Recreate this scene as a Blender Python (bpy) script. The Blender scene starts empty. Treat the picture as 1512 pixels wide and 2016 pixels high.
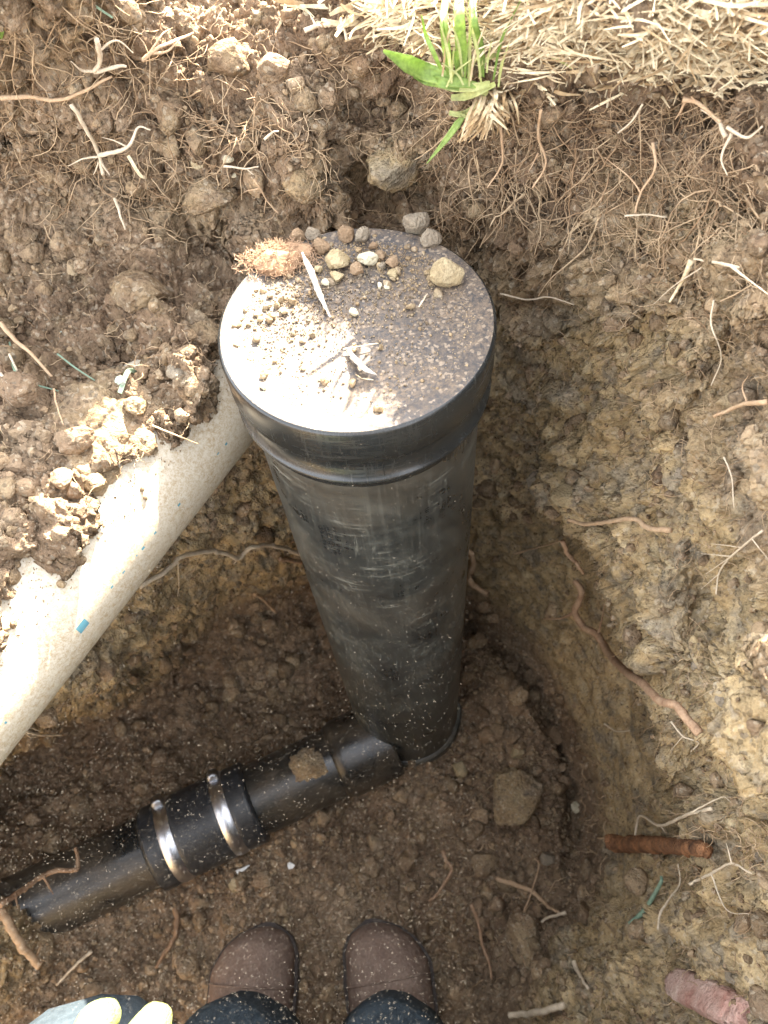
import bpy, bmesh, math, random
import numpy as np
from mathutils import Vector, Matrix

rnd = random.Random(7)
RNG = np.random.default_rng(7)
SC = bpy.context.scene
COL = SC.collection

# ------------------------------------------------------------------ camera, light, exposure
PX, PY, FPX, CAMH = 756.0, 1008.0, 1514.0, 1.04
_dn = np.array([(865.5 - PX) / FPX, -(1897 - PY) / FPX, -1.0]); _dn /= np.linalg.norm(_dn)
_Z = -_dn
_fw = np.array([0, 0, -1.0]); _fw = _fw - _fw.dot(_Z) * _Z; _fw /= np.linalg.norm(_fw)
_X = np.cross(_fw, _Z)
CM = np.array([_X, _fw, _Z])            # camera -> world rotation
CAM = np.array([0.0, 0.0, CAMH])
cd = bpy.data.cameras.new('camera'); cam = bpy.data.objects.new('camera', cd); COL.objects.link(cam)
m4 = Matrix([list(CM[0]) + [0], list(CM[1]) + [0], list(CM[2]) + [CAMH], [0, 0, 0, 1]])
cam.matrix_world = m4
cd.sensor_fit = 'VERTICAL'; cd.sensor_height = 36.0; cd.sensor_width = 27.0
cd.lens = 36.0 * FPX / 2016.0
cd.clip_start = 0.01; cd.clip_end = 500
cd.dof.use_dof = True; cd.dof.focus_distance = 0.47; cd.dof.aperture_fstop = cd.lens / 2.0
SC.camera = cam
SUN_AZ, SUN_EL = math.radians(29), math.radians(41)
SUNV = Vector((math.sin(SUN_AZ) * math.cos(SUN_EL), math.cos(SUN_AZ) * math.cos(SUN_EL), math.sin(SUN_EL)))
world = bpy.data.worlds.new('World'); SC.world = world; world.use_nodes = True
nt = world.node_tree; bg = nt.nodes['Background']
sky = nt.nodes.new('ShaderNodeTexSky'); sky.sky_type = 'NISHITA'; sky.sun_disc = False
sky.sun_elevation = SUN_EL; sky.sun_rotation = SUN_AZ; sky.dust_density = 2.0
hs = nt.nodes.new('ShaderNodeHueSaturation'); hs.inputs['Saturation'].default_value = .22      # sky blue toned down for a warmer white balance
nt.links.new(sky.outputs[0], hs.inputs['Color']); nt.links.new(hs.outputs[0], bg.inputs[0]); bg.inputs[1].default_value = 0.15
sl = bpy.data.lights.new('sun', 'SUN'); sl.energy = 4.2; sl.angle = math.radians(0.5); sl.color = (1, .90, .76)
so = bpy.data.objects.new('sun', sl); COL.objects.link(so); so.rotation_euler = SUNV.to_track_quat('Z', 'Y').to_euler()
SC.view_settings.view_transform = 'Standard'; SC.view_settings.look = 'None'
SC.view_settings.gamma = 1; SC.view_settings.exposure = 3.55
SC.cycles.max_bounces = 8; SC.cycles.diffuse_bounces = 5
SC.cycles.use_denoising = True

# ------------------------------------------------------------------ helpers
def ray(px, py):
    return CM @ np.array([(px - PX) / FPX, -(py - PY) / FPX, -1.0])
def atz(px, py, z):
    d = ray(px, py); return CAM + d * ((z - CAMH) / d[2])
def atr(px, py, r):
    d = ray(px, py); return CAM + d * (r / math.hypot(d[0], d[1]))
def proj(P):
    v = (np.asarray(P) - CAM) @ CM
    w = np.where(-v[..., 2] > 1e-3, -v[..., 2], 1e-3)
    return PX + v[..., 0] / w * FPX, PY - v[..., 1] / w * FPX

def hash3(i, j, k, s):
    h = (i.astype(np.uint32) * np.uint32(374761393) + j.astype(np.uint32) * np.uint32(668265263)
         + k.astype(np.uint32) * np.uint32(2147483647) + np.uint32((s * 1274126177) & 0xffffffff))
    h = (h ^ (h >> np.uint32(13))) * np.uint32(1274126177)
    h = (h ^ (h >> np.uint32(16))) * np.uint32(2246822519)
    return ((h ^ (h >> np.uint32(15))) & np.uint32(0xffffff)).astype(np.float32) / 16777216.0

def vnoise(P, freq, seed):
    """value noise in -1..1"""
    Q = (np.asarray(P, dtype=np.float64) * freq + 1000.0).astype(np.float64)
    I = np.floor(Q).astype(np.int64); F = (Q - I).astype(np.float32)
    F = F * F * F * (F * (F * 6 - 15) + 10)
    out = np.zeros(len(Q), np.float32)
    for a in (0, 1):
        for b in (0, 1):
            for c in (0, 1):
                w = (F[:, 0] if a else 1 - F[:, 0]) * (F[:, 1] if b else 1 - F[:, 1]) * (F[:, 2] if c else 1 - F[:, 2])
                out += w * hash3(I[:, 0] + a, I[:, 1] + b, I[:, 2] + c, seed)
    return out * 2 - 1

def fbm(P, freq, seed, octs=4, gain=.5):
    o = 0; a = 1; t = 0
    for k in range(octs):
        o = o + a * vnoise(P, freq, seed + k * 17); t += a; a *= gain; freq *= 2.03
    return o / t

def worley(P, size, seed):
    """F1 distance (in cells), F2-F1 and a random value of the nearest cell"""
    Q = np.asarray(P, dtype=np.float64) / size + 1000.0
    I = np.floor(Q - .5).astype(np.int64)
    best = np.full(len(Q), 9.0, np.float32); sec = best.copy(); val = np.zeros(len(Q), np.float32)
    for a in (0, 1):
        for b in (0, 1):
            for c in (0, 1):
                i, j, k = I[:, 0] + a, I[:, 1] + b, I[:, 2] + c
                dx = (i + .15 + .7 * hash3(i, j, k, seed) - Q[:, 0]).astype(np.float32)
                dy = (j + .15 + .7 * hash3(i, j, k, seed + 1) - Q[:, 1]).astype(np.float32)
                dz = (k + .15 + .7 * hash3(i, j, k, seed + 2) - Q[:, 2]).astype(np.float32)
                d = np.sqrt(dx * dx + dy * dy + dz * dz)
                n = d < best
                sec = np.where(n, best, np.minimum(sec, d))
                val = np.where(n, hash3(i, j, k, seed + 3), val)
                best = np.where(n, d, best)
    return best, sec - best, val

def mesh_np(name, V, F, mat=None, parent=None, smooth=True, attrs=None):
    """F: int array n x k, or a list of such arrays"""
    me = bpy.data.meshes.new(name)
    Fs = F if isinstance(F, list) else [F]
    Fs = [np.asarray(f, dtype=np.int32) for f in Fs if len(f)]
    V = np.asarray(V, dtype=np.float32)
    me.vertices.add(len(V)); me.vertices.foreach_set('co', V.ravel())
    nl = sum(f.size for f in Fs); npol = sum(len(f) for f in Fs)
    me.loops.add(nl); me.polygons.add(npol)
    me.loops.foreach_set('vertex_index', np.concatenate([f.ravel() for f in Fs]))
    starts = []; o = 0
    for f in Fs:
        k = f.shape[1]; starts.append(o + np.arange(len(f)) * k); o += f.size
    me.polygons.foreach_set('loop_start', np.concatenate(starts).astype(np.int32))
    me.polygons.foreach_set('use_smooth', np.full(npol, smooth, dtype=bool))
    me.update(calc_edges=True); me.validate()
    for k, v in (attrs or {}).items():
        a = me.attributes.new(k, 'FLOAT', 'POINT'); a.data.foreach_set('value', np.asarray(v, dtype=np.float32))
    o = bpy.data.objects.new(name, me); COL.objects.link(o)
    if mat: me.materials.append(mat)
    if parent: o.parent = parent
    return o

def tag(o, label=None, cat=None, group=None, kind=None):
    if label: o['label'] = label
    if cat: o['category'] = cat
    if group: o['group'] = group
    if kind: o['kind'] = kind
    return o

def empty(name, loc=(0, 0, 0), label=None, cat=None, group=None):
    o = bpy.data.objects.new(name, None); COL.objects.link(o); o.location = loc; o.empty_display_size = .02
    return tag(o, label, cat, group)

def local(o, parent):
    """child mesh built in world space, parented to an empty at its location"""
    o.parent = parent; o.matrix_parent_inverse = Matrix.Translation(-Vector(parent.location))
    return o

def recenter(o):
    """put a one-mesh thing's origin at its base"""
    me = o.data; n = len(me.vertices); a = np.empty(n * 3, np.float32); me.vertices.foreach_get('co', a); a = a.reshape(-1, 3)
    c = a.mean(0); c[2] = a[:, 2].min(); me.vertices.foreach_set('co', (a - c).ravel()); o.location = c.tolist()
    return o

def revolve(prof, n=96, center=(0, 0)):
    """prof: (r, z) pairs -> V, F"""
    V = []; F = []
    for r, z in prof:
        for k in range(n):
            t = 2 * math.pi * k / n; V.append((center[0] + r * math.cos(t), center[1] + r * math.sin(t), z))
    for i in range(len(prof) - 1):
        for k in range(n):
            F.append((i * n + k, i * n + (k + 1) % n, (i + 1) * n + (k + 1) % n, (i + 1) * n + k))
    return np.array(V), np.array(F)

def smooth_path(pts, sub=6):
    P = np.array(pts, dtype=float)
    if len(P) < 3:
        t = np.linspace(0, 1, sub + 1)[:, None]; return P[0] * (1 - t) + P[-1] * t
    E = np.vstack([2 * P[0] - P[1], P, 2 * P[-1] - P[-2]]); out = []
    for i in range(1, len(E) - 2):
        for s in range(sub):
            t = s / sub
            out.append(.5 * ((2 * E[i]) + (-E[i-1] + E[i+1]) * t + (2*E[i-1] - 5*E[i] + 4*E[i+1] - E[i+2]) * t*t + (-E[i-1] + 3*E[i] - 3*E[i+1] + E[i+2]) * t**3))
    out.append(P[-1]); return np.array(out)

def tube(path, rad, sides=8, flat=1.0, cap=True):
    P = np.asarray(path, float); n = len(P); R = np.broadcast_to(np.asarray(rad, float), (n,))
    T = np.gradient(P, axis=0); T /= np.linalg.norm(T, axis=1)[:, None] + 1e-12
    up = np.array([0.31, 0.17, 0.93]); V = []
    A = np.cross(T, up); A /= np.linalg.norm(A, axis=1)[:, None] + 1e-9
    B = np.cross(A, T)
    th = np.arange(sides) * 2 * np.pi / sides
    V = (P[:, None, :] + R[:, None, None] * (np.cos(th)[None, :, None] * A[:, None, :] + flat * np.sin(th)[None, :, None] * B[:, None, :])).reshape(-1, 3)
    i = np.arange(n - 1)[:, None] * sides; k = np.arange(sides)[None, :]; k2 = (k + 1) % sides
    F = np.stack([i + k, i + k2, i + sides + k2, i + sides + k], -1).reshape(-1, 4)
    tris = np.zeros((0, 3), int)
    if cap:
        V = np.vstack([V, P[0], P[-1]]); a = len(V) - 2
        kk = np.arange(sides); t1 = np.stack([np.full(sides, a), (kk + 1) % sides, kk], 1)
        b = (n - 1) * sides; t2 = np.stack([np.full(sides, a + 1), b + kk, b + (kk + 1) % sides], 1)
        tris = np.vstack([t1, t2])
    return V, F, tris

class Batch:
    def __init__(s): s.V = []; s.Q = []; s.T = []; s.A = []; s.n = 0
    def add(s, V, Q=None, T=None, tint=0.0):
        if Q is not None and len(Q): s.Q.append(np.asarray(Q) + s.n)
        if T is not None and len(T): s.T.append(np.asarray(T) + s.n)
        s.V.append(np.asarray(V)); s.A.append(np.full(len(V), tint)); s.n += len(V)
    def build(s, name, mat, smooth=True, ochre=0.0):
        F = []
        if s.Q: F.append(np.vstack(s.Q))
        if s.T: F.append(np.vstack(s.T))
        A = np.concatenate(s.A)
        return mesh_np(name, np.vstack(s.V), F, mat, smooth=smooth, attrs={'tint': A, 'ochre': np.full(len(A), ochre)})

# ------------------------------------------------------------------ materials
def newmat(name):
    m = bpy.data.materials.new(name); m.use_nodes = True; return m, m.node_tree, m.node_tree.nodes['Principled BSDF']
def N(t, typ, **kw):
    n = t.nodes.new(typ)
    for k, v in kw.items():
        if k.startswith('i_'): n.inputs[k[2:].replace('_', ' ')].default_value = v
        else: setattr(n, k, v)
    return n
def mix(t, fac, a, b, blend='MIX'):
    n = t.nodes.new('ShaderNodeMix'); n.data_type = 'RGBA'; n.blend_type = blend
    for s, v in ((n.inputs[0], fac), (n.inputs[6], a), (n.inputs[7], b)):
        if isinstance(v, bpy.types.NodeSocket): t.links.new(v, s)
        elif isinstance(v, (int, float)): s.default_value = v
        else: s.default_value = (*v, 1)
    return n.outputs[2]
def ramp(t, src, stops):
    n = t.nodes.new('ShaderNodeValToRGB'); t.links.new(src, n.inputs[0])
    while len(n.color_ramp.elements) < len(stops): n.color_ramp.elements.new(.5)
    for e, (p, c) in zip(n.color_ramp.elements, stops):
        e.position = p; e.color = (c, c, c, 1) if isinstance(c, (int, float)) else (*c, 1)
    return n.outputs[0]
def mth(t, op, a, b=0.0, clamp=False):
    n = t.nodes.new('ShaderNodeMath'); n.operation = op; n.use_clamp = clamp
    for s, v in ((n.inputs[0], a), (n.inputs[1], b)):
        if isinstance(v, bpy.types.NodeSocket): t.links.new(v, s)
        else: s.default_value = v
    return n.outputs[0]
def noise(t, co, scale, detail=4, rough=.55, dist=0.0):
    n = N(t, 'ShaderNodeTexNoise'); n.inputs['Scale'].default_value = scale; n.inputs['Detail'].default_value = detail
    n.inputs['Roughness'].default_value = rough; n.inputs['Distortion'].default_value = dist
    t.links.new(co, n.inputs['Vector']); return n.outputs['Fac']
def voro(t, co, scale, out='Color'):
    n = N(t, 'ShaderNodeTexVoronoi'); n.inputs['Scale'].default_value = scale; t.links.new(co, n.inputs['Vector']); return n.outputs[out]
def bump(t, h, bsdf, strength, dist):
    b = N(t, 'ShaderNodeBump'); b.inputs['Strength'].default_value = strength; b.inputs['Distance'].default_value = dist
    t.links.new(h, b.inputs['Height']); t.links.new(b.outputs[0], bsdf.inputs['Normal'])

def soil_mat(name='soil', bright=1.0):
    m, t, b = newmat(name)
    g = N(t, 'ShaderNodeNewGeometry'); co = g.outputs['Position']
    och = N(t, 'ShaderNodeAttribute', attribute_name='ochre').outputs['Fac']
    tin = N(t, 'ShaderNodeAttribute', attribute_name='tint').outputs['Fac']
    n1 = noise(t, co, 9, 5); n2 = noise(t, co, 45, 5, .6); n3 = noise(t, co, 260, 4, .6); n4 = noise(t, co, 900, 3, .6)
    o = mth(t, 'ADD', och, mth(t, 'MULTIPLY', mth(t, 'SUBTRACT', n2, .5), 1.6), True)
    top = mix(t, ramp(t, n1, [(.3, 0), (.7, 1)]), (.15, .097, .060), (.26, .188, .122))
    clay = mix(t, ramp(t, n2, [(.3, 0), (.7, 1)]), (.40, .285, .14), (.33, .258, .155))
    clay = mix(t, ramp(t, noise(t, co, 28, 3), [(.53, 0), (.64, .65)]), clay, (.21, .185, .145))
    clay = mix(t, ramp(t, noise(t, co, 75, 4, .6), [(.56, 0), (.66, .55)]), clay, (.15, .13, .11))
    clay = mix(t, ramp(t, noise(t, co, 62, 4, .6), [(.30, .7), (.42, 0)]), clay, (.46, .38, .24))
    c = mix(t, o, top, clay)
    gr = voro(t, co, 420)
    sep = N(t, 'ShaderNodeSeparateColor'); t.links.new(gr, sep.inputs[0])
    c = mix(t, ramp(t, sep.outputs[0], [(.84, 0), (.97, .5)]), c, (.40, .34, .25))
    c = mix(t, ramp(t, sep.outputs[1], [(.84, 0), (.96, .5)]), c, (.055, .042, .032))
    v = mth(t, 'ADD', mth(t, 'MULTIPLY', n3, 1.0), mth(t, 'MULTIPLY', n4, .55))
    v = mth(t, 'ADD', mth(t, 'MULTIPLY', mth(t, 'ADD', v, .25), bright), mth(t, 'MULTIPLY', tin, .5))
    vv = N(t, 'ShaderNodeCombineColor')
    for k in range(3): t.links.new(v, vv.inputs[k])
    c = mix(t, 1.0, c, vv.outputs[0], 'MULTIPLY')
    t.links.new(c, b.inputs['Base Color'])
    b.inputs['Roughness'].default_value = .95; b.inputs['Specular IOR Level'].default_value = .12
    h = mth(t, 'ADD', n3, mth(t, 'MULTIPLY', n4, .6))
    h = mth(t, 'ADD', h, mth(t, 'MULTIPLY', voro(t, co, 420, 'Distance'), -.5))
    bump(t, h, b, .9, .0024)
    return m
M = {}
M['soil'] = soil_mat()

def simple(name, c1, c2, scale=60, rough=.8, spec=.2, bs=.4, bd=.0008, sub=None, trans=0):
    m, t, b = newmat(name)
    g = N(t, 'ShaderNodeNewGeometry'); co = g.outputs['Position']
    tin = N(t, 'ShaderNodeAttribute', attribute_name='tint').outputs['Fac']
    n = noise(t, co, scale, 5, .65); n2 = noise(t, co, scale * 9, 3)
    f = mth(t, 'ADD', ramp(t, n, [(.3, 0), (.7, 1)]), mth(t, 'MULTIPLY', tin, .8), True)
    c = mix(t, f, c1, c2)
    c = mix(t, ramp(t, n2, [(.35, .35), (.6, 0)]), c, tuple(x * .45 for x in c1))
    t.links.new(c, b.inputs['Base Color']); b.inputs['Roughness'].default_value = rough
    b.inputs['Specular IOR Level'].default_value = spec
    bump(t, mth(t, 'ADD', n, n2), b, bs, bd)
    if trans:
        b.inputs['Transmission Weight'].default_value = 0
        tr = N(t, 'ShaderNodeBsdfTranslucent'); t.links.new(c, tr.inputs[0])
        ms = N(t, 'ShaderNodeMixShader'); ms.inputs[0].default_value = trans
        out = t.nodes['Material Output']; t.links.new(b.outputs[0], ms.inputs[1]); t.links.new(tr.outputs[0], ms.inputs[2]); t.links.new(ms.outputs[0], out.inputs[0])
    return m
M['root_tan'] = simple('root_tan', (.40, .26, .15), (.55, .40, .26), 120)
M['root_pale'] = simple('root_pale', (.50, .40, .28), (.66, .56, .42), 120)
M['root_red'] = simple('root_red', (.25, .145, .085), (.48, .33, .21), 90)
M['root_dark'] = simple('root_dark', (.20, .12, .07), (.34, .22, .13), 90)
M['rust'] = simple('rust', (.06, .033, .022), (.42, .20, .09), 48, bs=1.0, bd=.003)
M['hair'] = simple('hair_root', (.25, .16, .09), (.50, .37, .23), 40)
M['straw'] = simple('straw', (.42, .29, .155), (.88, .76, .52), 50, trans=.15)
M['wood'] = simple('grey_wood', (.30, .26, .21), (.55, .50, .42), 150)
M['brick'] = simple('brick', (.36, .17, .13), (.62, .47, .39), 38, bs=1.0, bd=.0025)
M['stone_tan'] = simple('stone_tan', (.29, .22, .12), (.42, .34, .21), 70, bs=.9, bd=.0018)
M['stone_grey'] = simple('stone_grey', (.20, .16, .115), (.31, .26, .19), 70, bs=.9, bd=.0018)
M['stone_pale'] = simple('stone_pale', (.42, .37, .25), (.58, .52, .38), 90, bs=.6, bd=.0012)
M['stone_green'] = simple('stone_green', (.30, .34, .28), (.42, .46, .38), 90)
M['stone_brown'] = simple('stone_brown', (.20, .13, .075), (.30, .21, .13), 60, bs=.9, bd=.0018)
M['white_chip'] = simple('white_chip', (.7, .7, .68), (.85, .85, .83), 60)
M['blue_chip'] = simple('blue_chip', (.16, .2, .42), (.42, .48, .62), 60, rough=.3, spec=.5)
M['leaf'] = simple('grass_leaf', (.13, .23, .04), (.34, .46, .12), 60, rough=.45, spec=.4, bs=.2, trans=.4)
M['leaf_pale'] = simple('grass_sheath', (.42, .45, .16), (.60, .62, .30), 60, rough=.5, spec=.3, trans=.3)
M['leaf_blue'] = simple('faded_grass', (.16, .24, .17), (.26, .34, .24), 60, rough=.6)

def plastic_black(name, dusty, streak, dcol=(.15, .152, .13)):
    m, t, b = newmat(name)
    tc = N(t, 'ShaderNodeTexCoord'); co = tc.outputs['Object']
    def mapped(rot, sc):
        mp = N(t, 'ShaderNodeMapping'); mp.inputs['Rotation'].default_value = rot; mp.inputs['Scale'].default_value = sc
        t.links.new(co, mp.inputs[0]); return mp.outputs[0]
    a = noise(t, co, 14, 6, .65, .4)
    s1 = noise(t, mapped((.5, .3, .7), (14, 14, 160)), 3.0, 4, .6)
    s2 = noise(t, mapped((-.6, .9, -.4), (200, 22, 30)), 2.0, 5, .7, .6)
    s3 = noise(t, mapped((0, 0, 0), (420, 420, 9)), 1.0, 4, .7)
    fine = noise(t, co, 900, 3)
    d = ramp(t, a, [(.38, 0), (.66, .85)])
    st = mth(t, 'MAXIMUM', ramp(t, s1, [(.54, 0), (.68, .75)]), ramp(t, s2, [(.56, 0), (.68, .7)]))
    st = mth(t, 'MULTIPLY', st, ramp(t, noise(t, co, 25, 4), [(.42, .0), (.6, 1)]))
    f = mth(t, 'ADD', mth(t, 'MULTIPLY', d, dusty), mth(t, 'MULTIPLY', st, streak))
    f = mth(t, 'ADD', f, mth(t, 'MULTIPLY', ramp(t, s3, [(.5, 0), (.72, .6)]), streak * .28))
    f = mth(t, 'ADD', f, mth(t, 'MULTIPLY', ramp(t, fine, [(.6, 0), (.75, 1)]), dusty * .35), True)
    c = mix(t, f, (.009, .011, .012), dcol)
    c = mix(t, mth(t, 'MULTIPLY', ramp(t, noise(t, co, 7, 3), [(.5, 0), (.62, 1)]), dusty * .35), c, (.12, .085, .05))
    t.links.new(c, b.inputs['Base Color'])
    r = mth(t, 'ADD', mth(t, 'MULTIPLY', f, .5), .24, True); t.links.new(r, b.inputs['Roughness'])
    bump(t, mth(t, 'ADD', st, mth(t, 'MULTIPLY', s3, .5)), b, .15, .0004)
    return m
M['riser'] = plastic_black('black_plastic', .55, 1.15)
M['capskirt'] = plastic_black('black_cap', .10, .25)
M['floorpipe'] = plastic_black('black_drain', .5, .3, (.13, .105, .075))

def lid_mat():
    m, t, b = newmat('dusty_lid')
    g = N(t, 'ShaderNodeNewGeometry'); co = g.outputs['Position']
    tc = N(t, 'ShaderNodeTexCoord')
    n1 = noise(t, co, 30, 5, .65); n2 = noise(t, co, 380, 4, .7); n3 = noise(t, co, 1100, 2)
    v = voro(t, co, 700)
    sep = N(t, 'ShaderNodeSeparateColor'); t.links.new(v, sep.inputs[0])
    f = mth(t, 'MULTIPLY', ramp(t, n1, [(.3, .35), (.6, 1)]), ramp(t, mth(t, 'ADD', mth(t, 'MULTIPLY', n2, .7), mth(t, 'MULTIPLY', n3, .3)), [(.40, .12), (.60, 1)]))
    c = mix(t, f, (.022, .023, .027), (.17, .125, .085))
    c = mix(t, ramp(t, sep.outputs[0], [(.84, 0), (.92, .7)]), c, (.26, .20, .14))
    t.links.new(c, b.inputs['Base Color']); t.links.new(mth(t, 'ADD', mth(t, 'MULTIPLY', f, .42), .42), b.inputs['Roughness'])
    b.inputs['Specular IOR Level'].default_value = .28
    bump(t, mth(t, 'ADD', n2, mth(t, 'MULTIPLY', f, .5)), b, .5, .0006)
    return m
M['lid'] = lid_mat()

def pvc_mat():
    m, t, b = newmat('grey_pvc')
    g = N(t, 'ShaderNodeNewGeometry'); co = g.outputs['Position']
    n1 = noise(t, co, 22, 6, .65); n2 = noise(t, co, 300, 4, .7); n3 = noise(t, co, 1000, 3, .6)
    f = mth(t, 'MULTIPLY', ramp(t, n1, [(.3, .5), (.6, 1)]), ramp(t, mth(t, 'ADD', mth(t, 'MULTIPLY', n2, .6), mth(t, 'MULTIPLY', n3, .4)), [(.42, 0), (.62, 1)]))
    c = mix(t, f, (.56, .51, .41), (.37, .275, .165))
    t.links.new(c, b.inputs['Base Color']); b.inputs['Roughness'].default_value = .6
    b.inputs['Specular IOR Level'].default_value = .35
    bump(t, n2, b, .3, .0006)
    return m
M['pvc'] = pvc_mat()
def flatmat(name, c, rough=.6, spec=.3, metal=0):
    m, t, b = newmat(name); g = N(t, 'ShaderNodeNewGeometry')
    n = noise(t, g.outputs['Position'], 120, 5, .7)
    cc = mix(t, ramp(t, n, [(.45, 0), (.75, .35)]), c, tuple(.5 * x + .07 for x in c))
    t.links.new(cc, b.inputs['Base Color']); b.inputs['Roughness'].default_value = rough
    b.inputs['Specular IOR Level'].default_value = spec; b.inputs['Metallic'].default_value = metal
    bump(t, n, b, .2, .0006)
    return m
M['print'] = flatmat('blue_print', (.10, .26, .32))
M['steel'] = flatmat('steel_band', (.62, .63, .66), .33, .5, 1.0)
M['rubber'] = flatmat('black_rubber', (.022, .024, .027), .42, .5)
M['leather'] = simple('boot_leather', (.18, .125, .098), (.28, .205, .16), 40, rough=.9, spec=.15, bs=.5, bd=.001)
M['sole'] = flatmat('boot_sole', (.05, .04, .035), .8)
M['denim'] = simple('denim', (.030, .042, .052), (.065, .085, .10), 160, rough=.9, bs=.6, bd=.001)
M['jacket'] = simple('jacket', (.04, .045, .05), (.07, .07, .08), 60, rough=.9)
M['glove'] = simple('glove_yellow', (.24, .27, .08), (.40, .44, .15), 90, rough=.85, bs=.9, bd=.002)
M['skin'] = simple('skin', (.45, .27, .19), (.52, .33, .24), 60, rough=.5)
M['lace'] = flatmat('boot_lace', (.06, .045, .04), .8)
M['dust'] = flatmat('dust_mote', (.19, .17, .14), .9, .0)

# ------------------------------------------------------------------ terrain
# the pit is measured outwards from the eye: s = stereographic direction about straight down, value = log distance
def to_s(P):
    d = np.asarray(P, float) - CAM; L = np.linalg.norm(d, axis=-1); h = np.hypot(d[..., 0], d[..., 1])
    th = np.arctan2(h, -d[..., 2]); k = np.tan(th / 2) / np.maximum(h, 1e-9)
    return np.stack([d[..., 0] * k, d[..., 1] * k], -1), L
U = []
def u(px, py, z=None, r=None):
    U.append(atz(px, py, z) if z is not None else atr(px, py, r))
def w(x, y, z): U.append(np.array([x, y, z], float))
# ground surface above and beyond
for x in (-1.2, -.7, -.35, 0, .35, .7, 1.2):
    w(x, 1.6, .88); w(x, 1.0, .87)
for px, z in ((-300, .895), (0, .895), (180, .885), (330, .83), (480, .805), (620, .805), (760, .83), (900, .85), (1200, .86), (1512, .87), (1800, .88)): u(px, -120, z=z)
for px, z in ((-300, .87), (0, .862), (150, .855), (300, .825), (400, .80), (500, .797), (620, .805), (760, .835), (900, .838), (1020, .852), (1100, .862), (1220, .868), (1400, .868), (1512, .865), (1700, .875)): u(px, 0, z=z)
# upper left bank
for px, z in ((-200, .815), (0, .81), (150, .80), (300, .785), (450, .778), (600, .785), (720, .795)): u(px, 150, z=z)
for px, z in ((-200, .745), (0, .745), (150, .745), (300, .75), (450, .76), (600, .775)): u(px, 280, z=z)
u(720, 200, r=.475); u(690, 165, r=.43); u(790, 195, r=.455); u(640, 250, r=.425); u(700, 280, r=.44); u(720, 350, r=.46); u(830, 380, r=.47); u(640, 380, r=.405); u(760, 300, r=.425); u(760, 400, r=.46)
for px, z in ((-200, .69), (0, .70), (150, .70), (300, .705), (420, .705), (520, .70)): u(px, 400, z=z)
u(440, 480, z=.655); u(520, 480, r=.44); u(600, 470, r=.43); u(700, 470, r=.44); u(800, 450, r=.44)
# shelf over the grey pipe
for px, py, z in ((-300, 560, .66), (-100, 560, .66), (50, 560, .66), (200, 560, .66), (330, 560, .675), (425, 600, .668),
                  (-200, 800, .655), (0, 750, .66), (150, 750, .66), (300, 720, .672), (400, 720, .675), (250, 800, .67),
                  (-150, 1000, .66), (0, 950, .662), (120, 930, .66), (230, 870, .658), (320, 800, .654), (-250, 1250, .65)): u(px, py, z=z)
# soil meets the crest of the grey pipe, then passes beneath it
for px, py, z in ((425, 770, .668), (350, 845, .664), (262, 900, .663), (165, 985, .663), (80, 1065, .662), (-20, 1150, .662), (-120, 1260, .66), (-280, 1420, .66)): u(px, py, z=z)
for px, py, z in ((470, 880, .52), (400, 980, .50), (300, 1110, .48), (200, 1240, .46), (60, 1410, .44), (-80, 1560, .43), (-200, 1700, .42)): u(px, py, z=z)
# clay wall under the grey pipe (lip of an undercut)
for px, py, z in ((540, 900, .48), (540, 980, .38), (480, 1050, .36), (380, 1130, .36), (300, 1220, .36), (200, 1330, .36), (235, 1355, .345),
                  (150, 1385, .35), (60, 1440, .35), (-60, 1530, .35), (-200, 1640, .35), (270, 1290, .32), (600, 1000, .26)): u(px, py, z=z)
for px, py, z in ((300, 1320, .10), (350, 1260, .12), (450, 1180, .12), (540, 1130, .14), (600, 1110, .13),
                  (260, 1400, -.15), (150, 1450, -.2), (50, 1500, -.2), (-60, 1590, -.2), (-200, 1720, -.2), (400, 1290, -.06), (500, 1220, -.05), (620, 1180, -.05)): u(px, py, z=z)
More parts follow.
